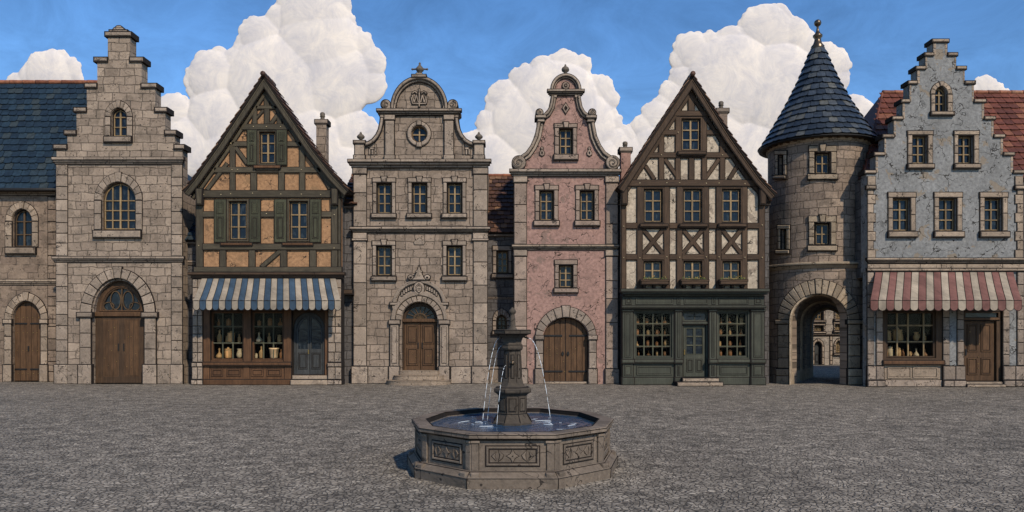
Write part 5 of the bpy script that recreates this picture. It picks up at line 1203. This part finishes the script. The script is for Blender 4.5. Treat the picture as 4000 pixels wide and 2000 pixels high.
# ================================================================== H  blue-grey house with the red and cream awning
def house_blue():
    c = Ctx('plastered_house', 28.5, 3690, 'blue-grey plastered house with a crow-stepped gable, red tiled roof and a red and cream awning', 'house'); YB = c.yb; T = 'trim_warm'
    def W(x0, x1, y0, y1, s, sl, **k): window(c, x0, y0, x1, y1, 2, 3, s, sl, trim=T, frame='frame_brown', **k)
    W(3652, 3699, 339, 437, (3636, 322, 3719), (3633, 440, 3721, 451), ys=368, nv=7)
    W(3563, 3622, 529, 640, (3545, 513, 3641), (3543, 644, 3643, 658)); W(3742, 3802, 529, 640, (3727, 513, 3821), (3725, 644, 3823, 658))
    for a, b in ((3487, 3555), (3667, 3737), (3845, 3914)): W(a, b, 773, 903, (a-18, 753, b+19), (a-20, 907, b+23, 926))
    R_ = [(3701, 165), (3701, 215), (3735, 215), (3735, 268), (3768, 268), (3768, 326), (3804, 326), (3804, 397), (3844, 397), (3844, 464), (3881, 464), (3881, 534), (3918, 534), (3918, 604), (3957, 604), (3957, 674), (3997, 674)]
    L_ = [(3645, 165), (3645, 215), (3614, 215), (3614, 268), (3582, 268), (3582, 326), (3552, 326), (3552, 397), (3525, 397), (3525, 464), (3491, 464), (3491, 534), (3454, 534), (3454, 604), (3420, 604), (3420, 674), (3385, 674)]
    wl = [(3385, 1062), (3997, 1062)]+R_[::-1]+L_
    for a, b, y in ((3641, 3704, 155), (3611, 3644, 208), (3702, 3738, 208), (3577, 3613, 261), (3736, 3772, 261), (3547, 3581, 318), (3769, 3807, 318), (3520, 3551, 390), (3805, 3848, 390), (3485, 3524, 457), (3845, 3885, 457), (3447, 3490, 527), (3882, 3922, 527), (3414, 3453, 597), (3919, 3960, 597), (3377, 3419, 667), (3958, 4001, 667)):
        k = MB(c); k.trim(rect(a, y, b, y+10), .07, -.5, T, .02, 3); k.build('coping_stone')
    for L, s_, a0, cp in ((R_, -1, 3994, (3961, 3999)), (L_, 1, 3388, (3381, 3417))):
        k = MB(c)
        for i in range(1, len(L)-1, 2):
            x, y0 = L[i-1][0], L[i-1][1]; y1 = L[i][1]; w_ = RN.uniform(7, 12); a, b = sorted((x, x+s_*w_)); stones(k, a, b, y0+4, y1+2, 26, .015, T, ink=1.5)
        for y in range(690, 1000, 36): w_ = 22+8*((y//36) % 2); p, q = sorted((a0, a0+s_*w_)); k.trim(rect(p, y, q, y+34), .045, -.02, T, .015, 2)
        k.trim(rect(cp[0], 728, cp[1], 739), .12, -.02, T, .02, 3); k.build('quoin')
    k = MB(c); course(k, 3382, 4004, 1009, 1028, .16, T); k.build('cornice'); k = MB(c); course(k, 3388, 3998, 1032, 1048, .05, T, ((0, 1, 1),)); course(k, 3384, 4002, 1050, 1059, .12, T, ((0, 1, 1),)); k.build('string_course')
    # timber frame of the side roofs
    w_ = MB(c); w_.prism(wl, 0, -.45, 'plaster_blue', 0, holes=c.holes); c.holes = []
    w_.box(3388, 690, 3400, 1080, -.448, -3.0, 'stone_grey', 0); w_.box(3982, 690, 3994, YB, -.448, -6, 'plaster_blue', 0); w_.box(3994, 700, 4650, YB, -.5, -.8, 'stone_grey', 0); w_.box(3388, 690, 3994, 1080, -6, -6.3, 'plaster_blue', 0); w_.build('wall')
    # red roof to both sides of the gable
    run = 3.6; Y = 28.5+.5; ze = HC+(HY-690)*Y/F; zr = HC+(HY-364)*(Y+run)/F; V = Vector((0, run, zr-ze)); L = V.length; V.normalize(); N = Vector((0, -V.z, V.y))
    rx = (c.xr-2000)*c.Y/F; X0 = (3376-2000)*Y/F-rx; Xt = (3447-2000)*(Y+run)/F-rx; X1 = (4700-2000)*Y/F-rx; O = Vector((X0, .5, ze))
    lim = lambda v: ((Xt-X0)*v/L, X1-X0)
    r = MB(c); q = [O, O+Vector((X1-X0, 0, 0)), O+Vector((X1-X0, 0, 0))+V*L, O+Vector((Xt-X0, 0, 0))+V*L]; q2 = [p-N*.1 for p in q]
    r.raw(q+q2, [(0, 1, 2, 3), (7, 6, 5, 4), (0, 4, 5, 1), (1, 5, 6, 2), (2, 6, 7, 3), (3, 7, 4, 0)], 'ink')
    r.raw([q[3], q[2], O+Vector((X1-X0, 2*run, 0)), O+Vector((0, 2*run, 0))], [(0, 1, 2, 3), (3, 2, 1, 0)], 'tile_red'); r.raw([q[0], q[3], O+Vector((0, 2*run, 0))], [(0, 1, 2)], 'tile_red')
    roof_tiles(r, O-V*.1, (1, 0, 0), V, N, X1-X0, L+.08, .36, .37, 'tile_red', lim); ro = r.build('roof')
    g = MB(c); ridge(g, q[3]+Vector((0, 0, .03)), q[2]+Vector((0, 0, .03)), .09, .5); ridge(g, q[0]+Vector((0, 0, .02)), q[3]+Vector((0, 0, .02)), .05, .4, 'tile_red'); g.build('ridge_tiles', ro)
    # shop storey
    s = MB(c)
    for a, b in ((3387, 3446), (3682, 3762), (3916, 3996)):
        n3 = b-a > 70; s.box(a+2, 1062, b-2, YB-1, 0, -.4, 'plaster_blue', 0)
        for p, q_ in ((a, a+24), (b-24, b)): stones(s, p, q_, 1062, 1428, 44, .06, 'trim_grey', ink=1.5)
        stones(s, a-2, b+2, 1430, 1484, 56, .12, 'trim_grey', split=.5); stones(s, a-3, b+3, 1486, YB-1, 28, .17, 'trim_grey', split=.5)
    s.build('pier')
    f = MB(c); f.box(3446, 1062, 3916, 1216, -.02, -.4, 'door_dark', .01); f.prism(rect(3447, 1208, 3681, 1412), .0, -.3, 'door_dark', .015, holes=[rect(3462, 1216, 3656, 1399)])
    f.trim(rect(3446, 1409, 3682, 1423), .14, -.02, 'shop_wood', .02, 3); f.trim(rect(3447, 1425, 3681, 1484), 0, -.3, 'trim_warm', .01, 2); panel(f, 3464, 1434, 3560, 1478, 0, 'trim_warm', 4, .03, False); panel(f, 3564, 1434, 3664, 1478, 0, 'trim_warm', 4, .03, False)
    f.trim(rect(3447, 1485, 3681, YB-1), .06, -.3, 'trim_grey', .02, 3); f.build('shop_front')
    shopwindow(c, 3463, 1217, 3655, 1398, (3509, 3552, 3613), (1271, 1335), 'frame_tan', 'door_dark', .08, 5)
    for x, y, h, kd, mt, lb in ((3486, 1331, 38, 'canister', 'goods_tan', 'tan canister alone at the left of the middle shelf'), (3522, 1331, 46, 'jar', 'goods_tan', 'tall tan jar on the middle shelf'), (3539, 1331, 24, 'canister', 'goods_tan', 'short tan canister beside the tall jar on the middle shelf'), (3562, 1331, 18, 'bottle', 'goods_brown', 'tiny brown bottle on the middle shelf'), (3598, 1331, 30, 'jug', 'goods_tan', 'tan jug on the middle shelf'), (3632, 1331, 26, 'bottle', 'goods_tan', 'slim tan bottle at the right of the middle shelf'),
                             (3476, 1394, 34, 'bottle', 'goods_tan', 'tan bottle in the bottom left corner'), (3492, 1394, 38, 'canister', 'goods_pale', 'pale canister beside the corner bottle, bottom row'), (3526, 1394, 34, 'canister', 'goods_tan', 'tan canister in the second pane of the bottom row'), (3545, 1394, 26, 'bottle', 'goods_brown', 'slim brown bottle in the second pane of the bottom row'), (3573, 1394, 18, 'jug', 'goods_tan', 'small tan jug at the bottom'), (3596, 1394, 28, 'flask', 'goods_pale', 'pale flask at the bottom'), (3634, 1394, 26, 'flask', 'goods_brown', 'brown flask in the bottom right pane')):
        goods(c, kd, x, y, h*1.1, -.3-.06*RN.random(), mt, lb+', red-awning shop', 'vessels displayed under the red awning', kd)
    f = MB(c); f.prism(rect(3762, 1216, 3916, YB-20), -.05, -.4, 'door_dark', .01, holes=[rect(3775, 1222, 3903, 1240), rect(3772, 1252, 3896, YB-21)])
    f.trim(rect(3764, 1241, 3906, 1250), 0, -.1, 'door_wood', .01, 2); fo = f.build('door_frame'); g = MB(c); g.box(3773, 1220, 3905, 1242, -.12, -.13, 'pane', 0); g.build('fanlight_pane', fo)
    d = MB(c); d.box(3774, 1254, 3894, YB-22, -.14, -.22, 'door_wood', .015)
    for a, b in ((3785, 3827), (3839, 3881)): panel(d, a, 1266, b, 1376, -.14, 'door_wood', 4, .03); panel(d, a, 1398, b, 1466, -.14, 'door_wood', 4, .03)
    studs(d, [(3790+RN.uniform(0, 90), RN.uniform(1270, 1460)) for _ in range(8)], -.1, 'brass', 1.5); dd = d.build('door'); h = MB(c); h.box(3776, 1364, 3782, 1388, -.08, -.15, 'iron', .005); h.build('handle', dd)
    s = MB(c); s.trim(rect(3763, YB-20, 3914, YB-11), .1, -.4, T, .015, 2); s.build('step'); s = MB(c); s.trim(rect(3765, YB-10, 3913, YB-1), .25, -.4, T, .015, 2); s.build('step')
    awning(c, 3420, 3958, 1063, 3400, 3992, 1174, 40, 1.2, 19, 0, 'cloth_red', 'cloth_cream')
house_blue()

# ================================================================== FOUNTAIN
def fountain():
    YC = 12.0; c = Ctx('fountain', YC, 2002, 'large ten-sided grey stone fountain with a column and jets in the cobbled square', 'fountain'); st = 'fountain_stone'
    base = [(-.55, -1.72), (.55, -1.72), (1.27, -1.02), (1.50, 0), (1.27, 1.02), (.55, 1.72), (-.55, 1.72), (-1.27, 1.02), (-1.50, 0), (-1.27, -1.02)]
    def off(d): return [(x, -y) for x, y in inset([(x, -y) for x, y in base], -d)]
    def rings(mb, L, mat, cap=True):
        n = 10
        for k in range(len(L)-1):
            a, b = off(L[k][0]), off(L[k+1][0])
            for i in range(n): j = (i+1) % n; mb.raw([(*a[i], L[k][1]), (*a[j], L[k][1]), (*b[j], L[k+1][1]), (*b[i], L[k+1][1])], [(0, 1, 2, 3)], mat, .35+.3*RN.random())
    m = MB(c); rings(m, [(.13, 0), (.14, .13), (.125, .15), (.05, .21), (.03, .225)], st)
    rings(m, [(.128, .134), (.147, .137), (.128, .141)], 'ink')
    for i in range(10):
        p, q, s_ = off(.132)[i], off(.142)[i], off(.05)[i]; m.tube([(*p, 0), (*q, .13), (*s_, .212)], .006, 'ink', 4)
    o = off(.05); m.tube([(*o[i % 10], .213) for i in range(11)], .006, 'ink', 4); m.build('plinth')
    m = MB(c); rings(m, [(.0, .2), (.0, .63)], st); rings(m, [(-.2, .66), (-.2, .3)], st); m.build('basin_wall')
    m = MB(c)
    n = 10; a, b, cc, dd = off(-.02), off(.055), off(.07), off(.055)
    for i in range(n):
        p, q = Vector(base[i]), Vector(base[(i+1) % n]); nb = 3 if (q-p).length > .9 else 2
        for k in range(nb):
            def P(d, t, z): o = off(d); A = Vector(o[i]); B = Vector(o[(i+1) % n]); v = A.lerp(B, t); return (v.x, v.y, z)
            t0, t1 = k/nb+(.004 if k else 0), (k+1)/nb-(.004 if k < nb-1 else 0); R_ = [(.0, .62), (.03, .635), (.06, .65), (.075, .66), (.075, .705), (.06, .72), (-.13, .72), (-.145, .71), (-.15, .60)]
            vs = []
            for d, z in R_: vs += [P(d, t0, z), P(d, t1, z)]
            tn = RN.random(); fs = [(2*j, 2*j+1, 2*j+3, 2*j+2) for j in range(len(R_)-1)]; m.raw(vs, fs, st, tn)
            m.raw([P(d-.004, t, z-.002) for d, z in R_ for t in (t0-.006, t1+.006)], fs, 'ink')
    for d, z, rr in ((.077, .705, .0055), (.07, .658, .006), (-.148, .718, .006)):
        o = off(d); m.tube([(*o[i % n], z) for i in range(n+1)], rr, 'ink', 4)
    m.build('rim')
    for i in range(n):
        A, B = Vector(base[i]), Vector(base[(i+1) % n]); Lh = (B-A).length; u = (B-A)/Lh; nn = Vector((u.y, -u.x))
        fc = Sub(c, lambda x, y, p, A=A, u=u, nn=nn: ((A+u*x/100+nn*p).x, (A+u*x/100+nn*p).y, y/-100+.0), 100.)
        pm = MB(fc); W_ = Lh*100
        for x0, x1 in ((-.5, 9.5), (W_-9.5, W_+.5)): pm.box(x0, -62, x1, -22, .028, -.02, st, .008); 
        for x0, x1 in ((9.5, 10.3), (W_-10.3, W_-9.5)): pm.box(x0, -62, x1, -22, .004, -.02, 'ink', 0)
        for x0, x1 in ((-1., 11), (W_-11, W_+1.)): pm.box(x0, -21, x1, -1, .125, -.02, st, .012); pm.box(x0, -62.5, x1, -59, .045, -.02, st, .006)
        pm.build('pier')
        if W_ > 60:
            pm = MB(fc); panel(pm, 18, -56, W_-18, -27, .0, st, 3, .018, False); cx = W_/2; cy = -41.5; s_ = min(1, W_/110)
            def q(pts): pm.trim([(cx+x*s_, cy+y*s_) for x, y in pts], .018, 0, st, .006, .8, .012)
            q([(0, -9), (3, -3), (8, 0), (3, 3), (0, 9), (-3, 3), (-8, 0), (-3, -3)]); q([(0, -2), (2, 0), (0, 2), (-2, 0)])
            for sg in (-1, 1):
                q([(sg*12, -1), (sg*19, -8), (sg*17, -1), (sg*19, 7), (sg*14, 3)][::sg]); q([(sg*22, -6), (sg*28, 0), (sg*22, 6), (sg*24, 0)][::sg])
            pm.build('panel')
    m = MB(c); o = off(-.149); m.raw([(x, y, .645) for x, y in o], [tuple(range(10))], 'water'); o2 = off(-.199); m.raw([(x, y, .3) for x, y in o2], [tuple(range(10))], st); m.build('water')
    # column
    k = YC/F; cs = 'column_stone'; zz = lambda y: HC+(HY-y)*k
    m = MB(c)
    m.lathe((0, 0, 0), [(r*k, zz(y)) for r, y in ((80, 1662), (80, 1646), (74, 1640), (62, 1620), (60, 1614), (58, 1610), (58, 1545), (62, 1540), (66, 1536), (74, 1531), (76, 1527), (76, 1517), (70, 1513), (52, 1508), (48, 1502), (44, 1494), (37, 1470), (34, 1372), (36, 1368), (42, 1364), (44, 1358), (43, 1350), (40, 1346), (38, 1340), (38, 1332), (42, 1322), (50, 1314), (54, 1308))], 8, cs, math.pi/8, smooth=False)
    for y, r in ((1612, 59.6), (1511, 66), (1367, 38), (1347, 41)): m.lathe((0, 0, 0), [(r*k, zz(y+1)), ((r+3)*k, zz(y)), (r*k, zz(y-1))], 8, 'ink', math.pi/8, smooth=False)
    for i in range(8):   # ink outlines added along the arrises
        a = math.pi/8+math.pi/4*i
        for r0, y0, r1, y1 in ((58, 1610, 58, 1545), (43, 1494, 37, 1470), (37, 1470, 34.2, 1372), (80, 1644, 60, 1614), (74, 1531, 76, 1527), (76, 1527, 76, 1517)):
            m.tube([(r0*k*math.sin(a), -r0*k*math.cos(a), zz(y0)), (r1*k*math.sin(a), -r1*k*math.cos(a), zz(y1))], .0055, 'ink', 4)
    for i in range(8):   # sunk panels on the shaft and pedestal
        a = math.pi/4*i; u = Vector((math.cos(a), math.sin(a), 0)); nn = Vector((math.sin(a), -math.cos(a), 0))
        for r0, r1, y0, y1, hw in ((58, 58, 1604, 1552, 15), (38.2, 34.5, 1478, 1384, 7.5)):
            f = .924; fc = Sub(c, lambda x, y, p, u=u, nn=nn, r0=r0, r1=r1, y0=y0, y1=y1: tuple(u*x*k+nn*(f*k*(r0+(r1-r0)*(y0-y)/(y0-y1))+p)+Vector((0, 0, zz(y)))), 1/k)
            s_ = MB(fc); s_.v = m.v; s_.f = m.f; s_.m = m.m; s_.t = m.t; s_.names = m.names; s_.sm = m.sm
            s_.prism(rect(-hw, y1, hw, y0), .006, -.01, 'ink', 0, holes=[inset(rect(-hw, y1, hw, y0), 2.2)]); s_.prism(inset(rect(-hw, y1, hw, y0), 3.4), .010, -.01, cs, .004)
    m.build('column')
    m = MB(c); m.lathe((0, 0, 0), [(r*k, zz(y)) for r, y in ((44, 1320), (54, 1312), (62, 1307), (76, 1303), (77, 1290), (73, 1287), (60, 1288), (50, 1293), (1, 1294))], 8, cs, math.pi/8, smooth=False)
    m.lathe((0, 0, 0), [(66*k, zz(1307)), (68.5*k, zz(1305.5)), (66*k, zz(1304))], 8, 'ink', math.pi/8, smooth=False); 
    for i in range(8):
        a = math.pi/8+math.pi/4*i; m.tube([(r0*k*math.sin(a), -r0*k*math.cos(a), zz(y0)) for r0, y0 in ((54, 1312), (62, 1307), (76, 1303), (77, 1290))], .005, 'ink', 4)
    m.tube([(77*k*math.sin(math.pi/8+math.pi/4*i), -77*k*math.cos(math.pi/8+math.pi/4*i), zz(1290)) for i in range(9)], .0055, 'ink', 4); m.tube([(76*k*math.sin(math.pi/8+math.pi/4*i), -76*k*math.cos(math.pi/8+math.pi/4*i), zz(1303.5)) for i in range(9)], .006, 'ink', 4)
    m.build('upper_bowl')
    m = MB(c); m.lathe((0, 0, 0), [(r*k, zz(y)) for r, y in ((20, 1294), (19, 1286), (14, 1280), (12, 1274), (12, 1262), (11, 1244), (9, 1234), (7, 1228), (12, 1224), (15, 1218), (12, 1211), (6, 1206), (2, 1200))], 14, cs); m.build('finial')
    # spouts and jets
    m = MB(c); zf = zz(1416); m.lathe((0, -.14, zf-.03), [(.004, 0), (.03, .01), (.04, .035), (.03, .06), (.004, .07)], 10, 'bronze'); m.tube([(0, -.16, zf), (0, -.2, zf-.005)], [.018, .02], 'bronze', 8)
    for x in (-.185, .225): m.tube([(x*.8, 0, zz(1316)), (x, 0, zz(1319)), (x*1.12, 0, zz(1323))], .014, 'bronze', 8)
    m.build('spout')
    def jet(p0, p1, lift, n=22, r=.004, gap=.3):
        j = MB(c); p0 = Vector(p0); p1 = Vector(p1); pts = []
        H_ = p0.z-p1.z
        for i in range(n*3+1):
            t = i/(n*3); pts.append(Vector((p0.x+(p1.x-p0.x)*t, p0.y+(p1.y-p0.y)*t, p0.z+lift*t-(H_+lift)*t*t)))
        i = 0
        while i < n*3-1:
            e = min(n*3, i+RN.choice((3, 4, 5, 6))); rr = r*RN.uniform(.75, 1.25); seg = pts[i:e+1]
            j.tube(seg, [rr*.4]+[rr]*(len(seg)-2)+[rr*.4], 'foam', 5); i = e+(1 if RN.random() < .5 else 0)
        return j.build('water_jet')
    W0 = .65
    jet((-.2, 0, zz(1322)), (-.47, -.02, W0), .06); jet((.25, 0, zz(1322)), (.60, -.02, W0), .06)
    jet((-.17, .05, zz(1352)), (-.40, .2, W0), .05, 18, .0035); jet((-.1, -.17, zz(1425)), (-.24, -.34, W0), .03, 14, .0035)
    m = MB(c)
    def arc(cx, cy, rx, ry, a0, a1, w_=.004):
        q = 10; m.tube([(cx+rx*math.cos(a0+(a1-a0)*i/q), cy+ry*math.sin(a0+(a1-a0)*i/q), W0-.001) for i in range(q+1)], [.001]+[w_]*(q-1)+[.001], 'foam', 4)
    for cx, cy in ((-.47, -.02), (.60, -.02)):
        for r in (.05, .18, .38):
            a = RN.uniform(0, 6)
            for _ in range(3 if r > .1 else 2):
                l = RN.uniform(.4, 1.)
                pts_ok = all((cx+r*math.cos(a+l*t/4))**2+(cy+r*math.sin(a+l*t/4))**2 > .12 and abs(cx+r*math.cos(a+l*t/4)) < 1.1 for t in range(5))
                if pts_ok: arc(cx, cy, r, r, a, a+l)
                a += l+RN.uniform(.9, 1.8)
    for _ in range(16):
        x, y = RN.uniform(-1.1, 1.1), RN.uniform(-1.15, 1.15)
        if abs(x)/1.25+abs(y)/1.7 < 1.15 and x*x+y*y > .2: m.tube([(x, y, W0-.001), (x+RN.uniform(.05, .16), y+RN.uniform(-.01, .01), W0-.001)], [.002, .001], 'foam', 4)
    m.build('ripples')
fountain()

# ================================================================== CLOUDS  (far cumulus, real lumps of vapour lit by the sun)
def ico(sub=3):
    import bmesh
    bm = bmesh.new(); bmesh.ops.create_icosphere(bm, subdivisions=sub, radius=1); vs = [v.co.copy() for v in bm.verts]; fs = [[v.index for v in f.verts] for f in bm.faces]; bm.free(); return vs, fs
ICO = ico(3)
def clouds():
    YCL = 900.; K = 4000/2576
    data = [
     [(125, 190, 64), (75, 192, 30), (170, 178, 36), (40, 208, 26), (192, 200, 20), (95, 160, 28), (150, 150, 26)],
     [(790, 50, 92), (710, 50, 44), (860, 55, 34), (835, 10, 50), (740, 5, 46), (660, 100, 60), (622, 110, 32), (640, 70, 30), (925, 160, 48), (900, 118, 42), (925, 215, 48), (885, 90, 30), (540, 195, 70), (497, 190, 32), (500, 225, 32), (435, 278, 44), (425, 320, 40), (560, 300, 90), (700, 220, 140), (820, 200, 120), (870, 330, 64), (920, 325, 34), (480, 370, 80), (600, 400, 110), (750, 360, 120), (860, 420, 66), (580, 160, 34), (545, 150, 26), (800, 120, 110), (430, 400, 30)],
     [(1420, 175, 50), (1375, 178, 34), (1462, 165, 28), (1270, 245, 46), (1245, 270, 26), (1325, 205, 42), (1300, 190, 20), (1500, 225, 38), (1532, 250, 28), (1535, 310, 32), (1525, 290, 30), (1515, 220, 30), (1400, 260, 110), (1330, 310, 100), (1450, 320, 100), (1185, 360, 30), (1205, 350, 26), (1240, 340, 40), (1250, 400, 70), (1545, 370, 50), (1580, 345, 30), (1500, 400, 70), (1230, 310, 34), (1170, 400, 40)],
     [(1930, 80, 72), (1900, 60, 40), (1960, 50, 36), (1995, 85, 44), (2030, 112, 36), (1880, 100, 40), (1742, 130, 50), (1712, 150, 30), (1720, 195, 36), (1785, 115, 36), (1820, 110, 34), (1655, 295, 44), (1620, 320, 34), (1690, 235, 34), (1670, 260, 26), (2100, 160, 40), (2105, 200, 34), (2080, 130, 26), (1850, 210, 130), (1950, 230, 130), (1780, 330, 110), (1900, 390, 110), (2060, 240, 70), (2040, 350, 110), (2165, 290, 44), (2185, 330, 30), (2150, 270, 34), (2130, 380, 60), (1640, 360, 50), (1600, 380, 40), (2140, 340, 60)],
     [(2480, 218, 30), (2508, 226, 20), (2450, 226, 20), (2465, 208, 16), (2530, 235, 14)],
    ]
    for ci, L in enumerate(data):
        LL = list(L)
        for (x, y, r) in L:       # small lobes around each lump
            nn = int(5+r/14)
            for k in range(nn):
                a = (k+RN.uniform(.1, .9))/nn*(math.pi+.5)-.25; q = r*RN.uniform(.2, .36); rr = r*RN.uniform(.74, .84)
                LL.append((x+(rr)*math.cos(a), y-(rr)*math.sin(a), q))
            for k in range(0):   # lumps on the sunny face
                a = RN.uniform(0, 2*math.pi); d = r*math.sqrt(RN.random())*.8; LL.append((x+d*math.cos(a), y-d*math.sin(a), r*RN.uniform(.3, .5), math.sqrt(max(0, 1-(d/r)**2))*r*.2))
        cx = sum(l[0] for l in L)/len(L); cy = sum(l[1] for l in L)/len(L)
        cu = MB(None); vs_all = []; P0 = Vector(((cx*K-2000)*YCL/F, YCL, HC+(HY-cy*K)*YCL/F)); s = YCL/F*K
        for l in LL:
            x, y, r = l[:3]; dy = (l[3] if len(l) > 3 else RN.uniform(-.03, .03)*r)
            o = Vector(((x-cx)*s, -dy*s*.6, (cy-y)*s)); vs = [o+Vector((v.x*r, v.y*r*.2, v.z*r))*s for v in ICO[0]]
            cu.raw(vs, ICO[1], 'cloud', .5, True)
        me = D.meshes.new('cloud'); me.from_pydata([tuple(v) for v in cu.v], [], cu.f); me.materials.append(M['cloud']); o = D.objects.new('cloud', me); COL.objects.link(o); o.location = P0
        md = o.modifiers.new('r', 'REMESH'); md.mode = 'VOXEL'; md.voxel_size = 1.6*s; md.use_smooth_shade = True; sm = o.modifiers.new('s', 'SMOOTH'); sm.factor = .6; sm.iterations = 9
        bpy.context.view_layer.update(); m2 = D.meshes.new_from_object(o.evaluated_get(bpy.context.evaluated_depsgraph_get())); o.modifiers.clear(); o.data = m2; m2.name = 'cloud'
        m2.materials.clear(); m2.materials.append(M['cloud']); tag(o, kind='structure')
clouds()
